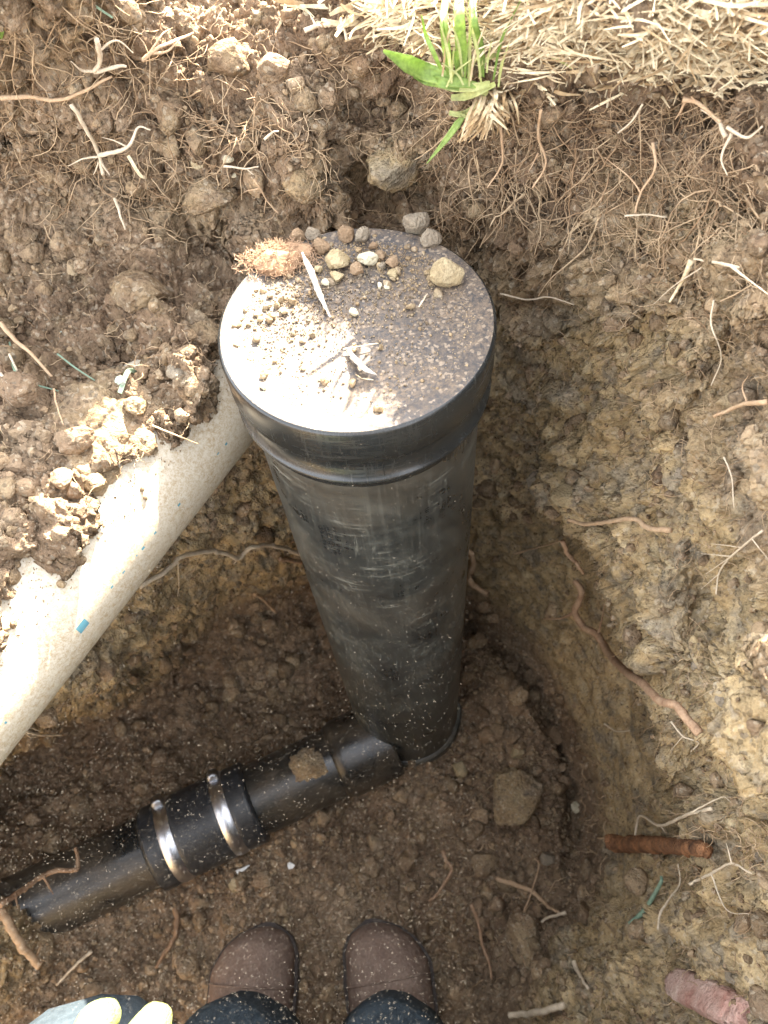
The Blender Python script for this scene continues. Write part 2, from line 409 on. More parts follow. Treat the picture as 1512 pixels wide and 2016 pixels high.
# turf edge and back bank, right
for px, py, r in ((820, 150, .40), (900, 185, .383), (960, 190, .38), (1050, 175, .385), (1200, 130, .392), (1350, 120, .395), (1512, 95, .395), (1700, 80, .40),
                  (880, 300, .40), (960, 300, .395), (1080, 280, .395), (1200, 260, .395), (1350, 260, .385), (1512, 250, .375), (1700, 250, .37),
                  (860, 400, .42), (960, 420, .40), (1080, 420, .39), (1200, 420, .378), (1350, 420, .355), (1512, 420, .335), (1700, 420, .32),
                  (900, 480, .44), (1000, 540, .405), (1100, 560, .385), (1200, 560, .36), (1350, 560, .325), (1512, 560, .30), (1700, 560, .28),
                  (1000, 640, .43), (1060, 620, .395), (1200, 650, .345), (1260, 680, .335), (1350, 680, .305), (1512, 680, .272), (1700, 680, .25),
                  (1000, 760, .46), (1100, 740, .425), (1200, 760, .37), (1300, 780, .31), (1400, 800, .275), (1512, 800, .245), (1700, 800, .22),
                  (960, 900, .46), (1080, 900, .42), (1200, 900, .345), (1320, 900, .285), (1420, 900, .25), (1512, 900, .222), (1700, 900, .20),
                  (960, 1000, .455), (1050, 1010, .41), (1150, 1010, .345), (1250, 1010, .295), (1400, 1010, .24), (1512, 1010, .208), (1700, 1010, .185),
                  (1120, 1060, .335), (1220, 1100, .285), (1300, 1120, .245), (1400, 1120, .215), (1512, 1120, .188), (1700, 1120, .17),
                  (1300, 1240, .225), (1400, 1240, .20), (1512, 1240, .172), (1700, 1240, .15),
                  (1350, 1380, .195), (1512, 1380, .145), (1700, 1380, .14),
                  (1300, 1470, .215), (1400, 1500, .175), (1512, 1500, .142), (1700, 1500, .13)): u(px, py, r=r * (1.25 if px >= 1400 and 1050 < py < 1600 else 1.13 if px >= 1400 and 650 < py < 1600 else 1.05 if px >= 1300 and 850 < py < 1450 else 1))
# undercut below the lip, lower wall
for px, py, z in ((1310, 1560, .34),
                  (1200, 1650, .07), (1260, 1660, .17), (1310, 1660, .28), (1340, 1640, .42), (1420, 1620, .54), (1512, 1620, .62), (1700, 1620, .68),
                  (1170, 1740, .06), (1230, 1760, .16), (1290, 1760, .25), (1350, 1760, .36), (1430, 1760, .50), (1512, 1760, .58), (1700, 1760, .66),
                  (1110, 1840, .07), (1180, 1850, .16), (1260, 1870, .27), (1360, 1880, .40), (1512, 1880, .53), (1700, 1880, .64),
                  (1060, 1920, .10), (1130, 1950, .17), (1240, 1980, .27), (1360, 2000, .38), (1512, 2016, .50), (1700, 2016, .6),
                  (1030, 2016, .10), (1030, 2150, .10), (1200, 2150, .25), (1400, 2150, .38), (1600, 2150, .5)): u(px, py, z=z)
# floor region: this layer dives away, the floor layer takes over
u(1150, 1105, r=.315); u(1190, 1165, r=.292); u(1222, 1235, r=.262); u(1248, 1310, r=.24); u(1262, 1390, r=.228); u(1270, 1470, r=.222)
for px, py in ((1075, 1095), (1120, 1130), (1158, 1190), (1195, 1260), (1220, 1330), (1235, 1410), (1242, 1490), (1235, 1550), (1000, 1120), (1060, 1150), (1120, 1210), (1165, 1290), (1195, 1380), (1215, 1470), (1200, 1540), (1100, 1300), (1130, 1420), (700, 1300), (850, 1300), (950, 1330), (1040, 1400), (1080, 1500), (1100, 1620), (1080, 1720), (1010, 1820), (950, 1920), (930, 2016), (930, 2200),
               (750, 1600), (600, 1400), (400, 1500), (200, 1650), (0, 1750), (-200, 1900), (500, 1800), (700, 1900), (300, 2100), (600, 2200), (0, 2100), (850, 1150)): u(px, py, z=-.12)
# outside the frame: the rest of the pit, the ground round it, an added mound
for y in (-.2, -.45): w(.36, y, .84); w(.8, y, .86); w(1.6, y, .87); w(.22, y - .05, .62)
w(.29, .42, .95); w(.32, .33, .98); w(.345, .22, .98); w(.345, .10, .97); w(.33, -.02, .92); w(.5, .4, .93); w(.5, .2, .93); w(.255, .26, .91); w(.25, .15, .91); w(.25, .34, .90); w(.24, .05, .89); w(.24, -.05, .87)  # unseen mound, added and heaped up to keep sun off the right wall
w(.15, -.35, .2); w(.17, -.55, .25); w(.4, .45, .85); w(.8, .8, .86)
for x in (-.75, -.45, -.15, .1): w(x, -.85, .84); w(x, -.72, .4); w(x, -1.5, .86)
for y in (-.5, -.25, 0): w(-.95, y, .83); w(-.85, y, .4); w(-1.7, y, .86)
w(-.6, .25, .66); w(-.8, .35, .70); w(-.7, .55, .75); w(-1.1, .4, .82); w(-1.0, .8, .84); w(-.75, .1, .6)
w(-1.8, .8, .87); w(.3, 1.1, .87); w(1.8, 1.5, .88)
for x, y in ((-.3, -.3), (-.1, -.5), (-.6, -.1), (-.5, -.4), (0, -.3)): w(x, y, -.12)
Uc, Ul = to_s(np.array(U)); Ulog = np.log(Ul)
_, keep = np.unique(np.round(Uc, 4), axis=0, return_index=True); Uc, Ulog = Uc[keep], Ulog[keep]
D = np.linalg.norm(Uc[:, None] - Uc[None], axis=2)
Wt = np.linalg.solve(np.block([[D + np.eye(len(Uc)) * 1e-5, np.ones((len(Uc), 1))], [np.ones((1, len(Uc))), np.zeros((1, 1))]]), np.append(Ulog, 0))
def rbf(S):
    out = np.empty(len(S))
    for a in range(0, len(S), 40000):
        d = np.linalg.norm(S[a:a+40000, None] - Uc[None], axis=2); out[a:a+40000] = d @ Wt[:-1] + Wt[-1]
    return out
def axis(lo, hi, step, olo, ohi, ostep):
    a = np.arange(lo, hi, step); left = []; x = lo; s = step
    while x > olo: s = min(s * 1.12, ostep); x -= s; left.append(x)
    right = []; x = a[-1]; s = step
    while x < ohi: s = min(s * 1.12, ostep); x += s; right.append(x)
    return np.concatenate([left[::-1], a, right])
fr = []
for px in (0, 378, 756, 1134, 1512):
    for py in (0, 500, 1000, 1500, 2016): fr.append(to_s(CAM + ray(px, py))[0])
fr = np.array(fr); lo = fr.min(0) - .012; hi = fr.max(0) + .012
ax = axis(lo[0], hi[0], .00095, -.93, .93, .012); ay = axis(lo[1], hi[1], .00095, -.93, .93, .012)
# coarse evaluation, smoothed, then upsampled
cx_ = np.linspace(-.95, .95, 420); cy_ = np.linspace(-.95, .95, 420)
GX, GY = np.meshgrid(cx_, cy_, indexing='ij')
G = rbf(np.stack([GX.ravel(), GY.ravel()], 1)).reshape(GX.shape)
for _ in range(2):
    for axn in (0, 1):
        Gp = np.pad(G, [(1, 1) if k == axn else (0, 0) for k in (0, 1)], mode='edge')
        G = (Gp[:-2] + 2 * Gp[1:-1] + Gp[2:]) / 4 if axn == 0 else (Gp[:, :-2] + 2 * Gp[:, 1:-1] + Gp[:, 2:]) / 4
def bil(A, x, y):
    fx = (x - cx_[0]) / (cx_[1] - cx_[0]); fy = (y - cy_[0]) / (cy_[1] - cy_[0])
    i = np.clip(fx.astype(int), 0, len(cx_) - 2); j = np.clip(fy.astype(int), 0, len(cy_) - 2); a = fx - i; b = fy - j
    a = a * a * (3 - 2 * a) * .5 + a * .5; b = b * b * (3 - 2 * b) * .5 + b * .5
    return A[i, j] * (1 - a) * (1 - b) + A[i + 1, j] * a * (1 - b) + A[i, j + 1] * (1 - a) * b + A[i + 1, j + 1] * a * b
SX, SY = np.meshgrid(ax, ay, indexing='ij'); NXg, NYg = SX.shape
sx = SX.ravel().copy(); sy = SY.ravel().copy()
rad = np.hypot(sx, sy); out_ = rad > .93
sx[out_] *= .93 / rad[out_]; sy[out_] *= .93 / rad[out_]; rad = np.hypot(sx, sy)
lu = bil(G, sx, sy)
th = 2 * np.arctan(rad); hh = np.maximum(rad, 1e-9)
DIR = np.stack([sx / hh * np.sin(th), sy / hh * np.sin(th), -np.cos(th)], 1)
# floor layer: a slightly sloping bed and the back wall of the pit
lf = CAMH / np.maximum(np.cos(th), .02)
Pf = CAM + DIR * lf[:, None]
zf = .035 * fbm(Pf, 6, 5, 3) + .115 * np.exp(-((Pf[:, 0] + .56) ** 2 + (Pf[:, 1] - .07) ** 2) / .0085) + .02 * np.clip((Pf[:, 0] - .02) / .2, 0, 1) * (Pf[:, 1] > -.2)
rho = np.hypot(Pf[:, 0] / .2, (Pf[:, 1] - .19) / .26); zf = zf - .045 * np.exp(-((rho - .97) / .05) ** 2) * (Pf[:, 0] > .08) * np.clip((Pf[:, 1] - .06) / .06, 0, 1)
lf = (CAMH - zf) / np.maximum(np.cos(th), .02)
lw = np.where(DIR[:, 1] > .02, .50 / np.maximum(DIR[:, 1], .02), 50)
# bowl-shaped scraped inner wall on the right
bx_, by_, ra, rb, kk_ = .0, .19, .20, .26, .15
lb = np.full(len(DIR), 50.0); zb = np.zeros(len(DIR))
for _ in range(14):
    k1 = 1 + kk_ * np.clip(zb, 0, .6) / .2
    A_q = (DIR[:, 0] / (ra * k1)) ** 2 + (DIR[:, 1] / (rb * k1)) ** 2; B_q = -2 * (DIR[:, 0] * bx_ / (ra * k1) ** 2 + DIR[:, 1] * by_ / (rb * k1) ** 2); C_q = (by_ / (rb * k1)) ** 2 - 1
    tq = (-B_q + np.sqrt(np.maximum(B_q ** 2 - 4 * A_q * C_q, 0))) / (2 * np.maximum(A_q, 1e-9)); zb = CAMH + DIR[:, 2] * tq
okb = (DIR[:, 0] * tq > .03) & (zb < .5)
lf = np.where(okb, np.minimum(lf, tq), lf); bowl = okb & (lf == tq) & (zb > .0)
lf = np.where(CAMH + DIR[:, 2] * lw < .74, np.minimum(lf, lw), lf)
ll = -np.log(np.exp(-36 * lu) + np.exp(-36 * np.log(np.maximum(lf, .01)))) / 36      # soft minimum in log distance
sharp = np.minimum(lu, np.log(np.maximum(lf, .01)))
ll = np.where(np.abs(lu - np.log(np.maximum(lf, .01))) > .25, sharp, ll)
L = np.exp(ll)
P0 = CAM + DIR * L[:, None]
def grid_normals(P):
    Q = P.reshape(NXg, NYg, 3); n = np.cross(np.gradient(Q, axis=0), np.gradient(Q, axis=1)).reshape(-1, 3)
    n /= np.linalg.norm(n, axis=1)[:, None] + 1e-15
    flip = (n * DIR).sum(1) > 0; n[flip] *= -1; return n
n0 = grid_normals(P0)
vx, vy = proj(P0); infront = (P0 - CAM) @ CM[:, 2] < -.02
vx = np.where(infront, vx, 9999); vy = np.where(infront, vy, -9999)
def blob(cx, cy, rx, ry): return np.exp(-(((vx - cx) / rx) ** 2 + ((vy - cy) / ry) ** 2))
smoothness = np.clip(blob(1220, 1650, 70, 200) + .8 * (bowl & (lf < np.exp(lu))) + blob(800, 1180, 330, 90) * .5, 0, 1) * .8
floorm = np.clip((.10 - P0[:, 2]) / .06, 0, 1)
ochre = np.clip((.74 - P0[:, 2]) / .25, 0, 1) * np.clip((vx - 800) / 150, 0, 1) * .75
ochre += np.clip((.56 - P0[:, 2]) / .1, 0, 1) * (vx < 800) * 1.0
for b_ in ((780, 330, 60, 60, .8), (655, 380, 50, 40, .5), (1350, 430, 160, 70, .5), (1200, 700, 200, 60, .5), (1150, 880, 180, 120, .3), (400, 420, 120, 60, .3), (150, 420, 120, 60, .2)):
    ochre += blob(*b_[:4]) * b_[4]
ochre += .35 * np.clip((vx - 1000) / 200, 0, 1) * np.clip((vy - 350) / 200, 0, 1)
ochre = np.where(bowl, ochre * 0 + 1.0 * np.clip(zb / .06, 0, 1), ochre)
ochre *= (1 - .72 * floorm)
ochre = np.clip(ochre, 0, 1)
amp = 1 - .75 * smoothness
# broad lumps, clods, aggregates
wrp = np.stack([fbm(P0, 30, 91, 3), fbm(P0, 30, 92, 3), fbm(P0, 30, 93, 3)], 1) * .022
W1, G1, v1 = worley(P0 + wrp, .042, 11)
W2, G2, v2 = worley(P0 + wrp * .6, .017, 23)
W3, G3, v3 = worley(P0 + wrp * .25, .0078, 37)
W4, G4, v4 = worley(P0, .0036, 41)
blk = lambda G_: np.sqrt(np.clip(G_ * 1.7, 0, 1))
dome = lambda W_, k=.75: np.sqrt(np.clip(1 - (W_ / k) ** 2, 0, 1))
big = fbm(P0, 13, 51, 4)
cr2 = np.clip(fbm(P0, 22, 61, 2) * 2.2 + .35, 0, 1); cr3 = np.clip(fbm(P0, 31, 62, 2) * 2 + .6, 0, 1)
rc_ = np.clip((vx - 950) / 120, 0, 1) * np.clip((vy - 420) / 120, 0, 1) * (1 - floorm)
strata = fbm(np.stack([P0[:, 0], P0[:, 1], P0[:, 2] * 4 + P0[:, 0] * 1.2], 1) + wrp, 26, 141, 5, .6)
Qg = P0.reshape(NXg, NYg, 3); el = np.maximum(np.linalg.norm(np.gradient(Qg, axis=0), axis=2), np.linalg.norm(np.gradient(Qg, axis=1), axis=2)).ravel()
f1 = np.clip(.012 / el, 0, 1); f2 = np.clip(.0042 / el, 0, 1) ** 1.5; f3 = np.clip(.0022 / el, 0, 1) ** 2
disp = .010 * rc_ * strata * f1 + .016 * big + .017 * f1 * (blk(G1) * (.3 + v1) - .5) * (1 - .6 * floorm) + .0085 * f2 * (blk(G2) * (.25 + v2) - .5) * cr2 * (1 - .6 * rc_) + .0040 * f3 * (blk(G3) * (.3 + v3) - .5) * cr3 + .0016 * f3 * (.5 * dome(W4) + .5 * blk(G4) - .5)
rdg = 1 - 2 * np.abs(fbm(P0 + wrp, 42, 131, 4, .55)); disp += .0065 * f2 * (rdg - .6) * (1 - .5 * floorm)
disp += .0048 * f3 * fbm(P0, 95, 71, 5, .62)
disp += .026 * np.clip(fbm(P0, 14, 78, 3), -1, 0) * (1 - floorm)
# cracks
ck = np.abs(fbm(P0, 11, 81, 4)); disp -= .010 * np.exp(-(ck / .018) ** 2) * (fbm(P0, 5, 82, 1) > 0) * (1 - floorm)
pit = fbm(P0 + wrp * .5, 75, 171, 3, .6); disp -= .0075 * f2 * np.clip(pit - .22, 0, 1) * 2.2 * (1 - .6 * floorm)
disp *= amp
edge = np.clip((.93 - rad) / .1, 0, 1)
# strata on the lower right wall
L1 = np.clip(1 - np.abs(n0[:, 2]), 0, 1) * np.clip((vx - 950) / 200, 0, 1)
disp += .0035 * f2 * L1 * fbm(P0 * np.array([1, 1, 3.5]), 24, 101, 4)
TP = P0 + n0 * (disp * edge)[:, None]
ochre = ochre - .4 * floorm
tint = .9 * fbm(P0, 48, 111, 4, .6) + .22 * (vx < 700) * np.clip((P0[:, 2] - .12) / .1, 0, 1) * np.clip((.56 - P0[:, 2]) / .1, 0, 1) + .35 * (v3 - .5) + .25 * (v2 - .5) - .1 * floorm
ids = np.arange(NXg * NYg).reshape(NXg, NYg)
F = np.stack([ids[:-1, :-1], ids[1:, :-1], ids[1:, 1:], ids[:-1, 1:]], -1).reshape(-1, 4)
F = F[~out_[F].all(1)]
terrain = mesh_np('terrain', TP, F, M['soil'], attrs={'ochre': ochre, 'tint': tint})
tag(terrain, 'rough brown soil walls, shelf and floor of the dug pit', kind='structure')
TN = grid_normals(TP)
TPd = np.linalg.norm(TP - CAM, axis=1).reshape(NXg, NYg)
# ground sheet to the horizon, a little below the rim of the terrain
rg = [(1.9, .865), (3, .86), (8, .85), (30, .8), (120, .5)]
V, Fg = revolve(rg, 96); g_ = mesh_np('ground', V, Fg, M['soil'], attrs={'ochre': np.zeros(len(V)), 'tint': np.zeros(len(V))})
tag(g_, 'dry soil ground round the pit', kind='structure')

def idx_at(P):
    s, _ = to_s(np.asarray(P)); i = int(np.clip(np.searchsorted(ax, s[0]), 0, NXg - 1)); j = int(np.clip(np.searchsorted(ay, s[1]), 0, NYg - 1))
    return i * NYg + j
def surf(px, py, lift=0.0):
    """point of the soil seen at that place, moved outwards along the soil's normal"""
    k = idx_at(CAM + ray(px, py)); k2 = k
    n = TN[max(0, k - 3):k + 4].mean(0); n = n / (np.linalg.norm(n) + 1e-9)
    d = CAM - TP[k]; d = d / np.linalg.norm(d)
    m_ = n * .4 + d * .6; return TP[k] + m_ / np.linalg.norm(m_) * lift
def dist_at(px, py): return float(np.linalg.norm(TP[idx_at(CAM + ray(px, py))] - CAM))
def pxsize(px, py, n): return n * dist_at(px, py) / (FPX * math.sqrt(1 + ((px - PX) / FPX) ** 2 + ((py - PY) / FPX) ** 2))

# ------------------------------------------------------------------ black riser with end cap
BX, BY, HC, RC, RP = -.0025, .2987, .738, .0751, .0687
riser = empty('riser_pipe', (BX, BY, 0), 'upright black plastic riser pipe, scuffed and capped, rising from the pit floor', 'pipe')
prof = [(RP, -.05)] + [(RP, z) for z in np.linspace(0, HC - .03, 24)]
V, Fq = revolve(prof, 128); o = mesh_np('pipe_body', V + [0, 0, 0], Fq, M['riser']); o.location = (BX, BY, 0); o.parent = riser; o.location = (0, 0, 0)
V, Fq = revolve([(RP - .001, -.02), (RP + .004, -.02), (RP + .0055, -.012), (RP + .0055, .004), (RP + .004, .008), (RP - .001, .009)], 128)
mesh_np('base_collar', V, Fq, M['riser'], parent=riser)
z0 = HC
V, Fq = revolve([(RC - .0042, z0 - .054), (RC - .0042, z0 - .0525), (RC - .0034, z0 - .0505), (RC - .0034, z0 - .0480), (RC - .0014, z0 - .0465), (RC - .0004, z0 - .0450), (RC - .0012, z0 - .0435), (RC - .0036, z0 - .042),
                (RC - .0038, z0 - .029), (RC - .0032, z0 - .0268), (RC - .0006, z0 - .0255), (RC, z0 - .0240), (RC, z0 - .002), (RC - .0006, z0 - .0007), (RC - .0018, z0)], 160)
capo = mesh_np('cap', V, Fq, M['capskirt'], parent=riser)
V, Fq = revolve([(RC - .0018, z0), (RC - .010, z0 - .0002), (RC - .0112, z0 - .0011), (RC - .0125, z0 - .0014), (.04, z0 - .0018), (.02, z0 - .0020), (.0005, z0 - .0020)], 160)
lid = mesh_np('lid', V, Fq, M['lid']); lid.parent = capo
for a0 in (-1.63, -1.50):                               # small moulded ribs on the cap's neck
    r0 = RC - .0028; a1 = a0 + .05
    vs = []; 
    for a in (a0, a0 + .004):
        for zz in (z0 - .043, z0 - .028):
            vs += [(r0 * math.cos(a), r0 * math.sin(a), zz), ((r0 + .0005) * math.cos(a), (r0 + .0005) * math.sin(a), zz)]
    fs = [(0, 1, 3, 2), (4, 6, 7, 5), (1, 5, 7, 3), (0, 2, 6, 4), (0, 4, 5, 1), (2, 3, 7, 6)]
    o = mesh_np('rib', np.array(vs), np.array(fs), M['capskirt'], smooth=False); o.parent = capo
LZ = HC - .0016

# ------------------------------------------------------------------ grey pipe on the left
A = np.array([-.127, .38, .60]); B = np.array([-.329, .10, .60]); dd = (B - A) / np.linalg.norm(B - A)
A2 = A - dd * .25; B2 = B + dd * .45; RG = .0525
gp = empty('grey_pipe', tuple((A + B) / 2 - np.array([0, 0, RG])), 'dusty light grey plastic pipe running diagonally across the left, half buried in soil', 'pipe')
pth = np.array([A2 + (B2 - A2) * t_ for t_ in np.linspace(0, 1, 60)])
V, Q, T = tube(pth, RG, 96); local(mesh_np('pipe_body', V, [Q, T], M['pvc']), gp)
side = np.cross(dd, [0, 0, 1.0]); 
if side.dot(CAM - A) < 0: side = -side
def on_pipe(s, ang, h=.0003):      # s metres from A, ang from the crest toward the viewer
    return A + dd * s + (RG + h) * (math.cos(ang) * np.array([0, 0, 1.0]) + math.sin(ang) * side)
def patch(s0, s1, a0, a1):
    V = []; nn = 5
    for i in range(nn):
        for j in range(nn): V.append(on_pipe(s0 + (s1 - s0) * i / (nn - 1), a0 + (a1 - a0) * j / (nn - 1)))
    F = [(i * nn + j, (i + 1) * nn + j, (i + 1) * nn + j + 1, i * nn + j + 1) for i in range(nn - 1) for j in range(nn - 1)]
    return np.array(V), np.array(F)
V, F_ = patch(.180, .188, 1.34, 1.46); local(mesh_np('print_block', V, F_, M['print']), gp)
s = .03
prr = random.Random(3)
while s < .33:                                          # worn line of small printed marks
    if not .168 < s < .200 and prr.random() < .6:
        l_ = prr.uniform(.0012, .003); a0 = prr.choice([1.33, 1.36, 1.38]); V, F_ = patch(s, s + l_, a0, a0 + prr.uniform(.015, .035)); local(mesh_np('print_mark', V, F_, M['print']), gp)
    s += prr.uniform(.006, .013)

# ------------------------------------------------------------------ black drain pipe on the floor with coupling
fa = np.array([-.030, .256, .042]); fb = np.array([-.708, .031, .038]); fd = (fb - fa) / np.linalg.norm(fb - fa); RF = .044
drain = empty('drain_pipe', (-.3, .17, 0), 'black drain pipe along the pit floor with a rubber coupling and two steel bands', 'pipe')
def along(s0, s1, r, n=24):
    t_ = np.linspace(s0, s1, n)[:, None]; return fa + fd * t_
V, Q, T = tube(along(0, .76, RF), RF, 64); local(mesh_np('pipe_body', V, [Q, T], M['floorpipe']), drain)
V, Q, T = tube(along(0, .075, RF + .006), [RF + .006] * 20 + [RF + .0055, RF + .004, RF + .002, RF + .0005], 64); local(mesh_np('socket', V, [Q, T], M['floorpipe']), drain)
s1 = np.linalg.norm((atz(452, 1620, .07) - fa) * [1, 1, 0]); s2 = np.linalg.norm((atz(347, 1690, .07) - fa) * [1, 1, 0])
cs = np.linspace(s1 - .035, s2 + .030, 40); rr = []
for q in cs:
    base = RF + .007
    if abs(q - s1) < .009 or abs(q - s2) < .009: base = RF + .0055
    if q < s1 - .032 or q > s2 + .027: base = RF + .002
    rr.append(base)
V, Q, T = tube(fa + fd * cs[:, None], rr, 72); coup = local(mesh_np('rubber_coupling', V, [Q, T], M['rubber']), drain)
for q in (s1, s2):
    qs = np.linspace(q - .009, q + .009, 5); V, Q, T = tube(fa + fd * qs[:, None], [RF + .0056, RF + .0075, RF + .0078, RF + .0075, RF + .0056], 96, cap=False)
    bnd = mesh_np('clamp_band', V, Q, M['steel']); bnd.parent = coup; bnd.matrix_parent_inverse = Matrix.Identity(4)
    c = fa + fd * q; nrm = np.cross(fd, [0, 0, 1.0]); nrm = nrm if nrm[1] > 0 else -nrm
    hp = c + (RF + .013) * (.72 * nrm + .69 * np.array([0, 0, 1.0])); tdir = .69 * nrm - .72 * np.array([0, 0, 1.0])
    V, Q, T = tube(np.array([hp - tdir * .016, hp - tdir * .004, hp - tdir * .004, hp + tdir * .014]), [.0042, .0042, .0058, .0058], 12)
    V, Q, T = tube(np.array([hp - tdir * .007, hp - tdir * .0065, hp + tdir * .0065, hp + tdir * .007]) - .003 * (.72 * nrm + .69 * np.array([0, 0, 1.0])), [.004, .0075, .0075, .004], 16)
    hs_ = mesh_np('clamp_housing', V, [Q, T], M['steel']); hs_.parent = coup
    sc_ = mesh_np('clamp_screw', V, [Q, T], M['steel']); sc_.parent = coup
# dried mud patches on the pipe are part of its own surface: thin crusts
def crust(s0, s1_, a0, a1, seed, name='mud_crust'):
    nn = 40; S_, A_ = np.meshgrid(np.linspace(0, 1, nn), np.linspace(0, 1, nn), indexing='ij')
    uu = nrm
    ss = s0 + (s1_ - s0) * S_; aa = a0 + (a1 - a0) * A_
    base = fa[None, None] + fd * ss[..., None]
    dirv = np.cos(aa)[..., None] * np.array([0, 0, 1.0]) - np.sin(aa)[..., None] * uu
    pt = (base + dirv * RF).reshape(-1, 3)
    e = np.minimum.reduce([S_, 1 - S_, A_, 1 - A_]).ravel()
    h = .004 * np.clip(e * 3.2 - .55 + 1.5 * fbm(pt, 30, seed, 5, .6), -1, .8) + .0008 * fbm(pt, 250, seed + 5, 3)
    pt = pt + dirv.reshape(-1, 3) * h[:, None]
    ii = np.arange(nn * nn).reshape(nn, nn); Fq = np.stack([ii[:-1, :-1], ii[1:, :-1], ii[1:, 1:], ii[:-1, 1:]], -1).reshape(-1, 4)
    return local(mesh_np(name, pt, Fq, M['soil'], attrs={'ochre': np.full(len(pt), .55), 'tint': fbm(pt, 80, 3) * .5}), drain)
crust(.085, .135, -.8, .5, 5)

# ------------------------------------------------------------------ stones and clods
_ico = {}
def ico(n):
    if n not in _ico:
        bm = bmesh.new(); bmesh.ops.create_icosphere(bm, subdivisions=n, radius=1); bm.verts.ensure_lookup_table()
        _ico[n] = (np.array([v.co[:] for v in bm.verts]), np.array([[v.index for v in f.verts] for f in bm.faces])); bm.free()
    return _ico[n]
def rotm(rx, ry, rz): return np.array(Matrix.Rotation(rz, 3, 'Z') @ Matrix.Rotation(ry, 3, 'Y') @ Matrix.Rotation(rx, 3, 'X'))
def rock(center, size, seed, rough=.25, craggy=.5, n=5, rot=None):
    """size = three half extents (m)"""
    V, F_ = ico(n); r_ = random.Random(seed); off = seed * 7.31
    k = 1 + rough * fbm(V + off, 1.1, seed, 3) + rough * .45 * fbm(V + off, 3.1, seed + 3, 3)
    W_, G_, v_ = worley(V + off, .62, seed + 5); k += craggy * .13 * (dome(W_) - .4) + craggy * .07 * (dome(worley(V + off, .28, seed + 9)[0]) - .4)
    k += (.04 + .11 * craggy) * fbm(V + off, 4, seed + 7, 4, .6)
    # a few flattened facets
    V2 = V * k[:, None]
    for _ in range(11):
        nrm_ = np.array([r_.gauss(0, 1) for _ in range(3)]); nrm_ /= np.linalg.norm(nrm_); d_ = V2 @ nrm_; lim = r_.uniform(.58, .86)
        V2 = V2 - nrm_ * (np.maximum(d_ - lim, 0) * .8)[:, None]
    R = rotm(*(rot or (r_.uniform(0, 6), r_.uniform(0, 6), r_.uniform(0, 6)))) if rot != 0 else np.eye(3)
    V2 = (V2 @ R.T if rot is None else V2) * np.array(size)
    if rot: V2 = V2 @ rotm(*rot).T
    return V2 + np.array(center), F_
def add_rock(name, center, size, seed, mat, label, cat, ochre=0.0, tintv=0.0, group=None, **kw):
    V, F_ = rock(center, size, seed, **kw)
    o = mesh_np(name, V, F_, M[mat], attrs={'ochre': np.full(len(V), ochre), 'tint': tintv + .4 * fbm(V, 140, seed)})
    recenter(o); return tag(o, label, cat, group)

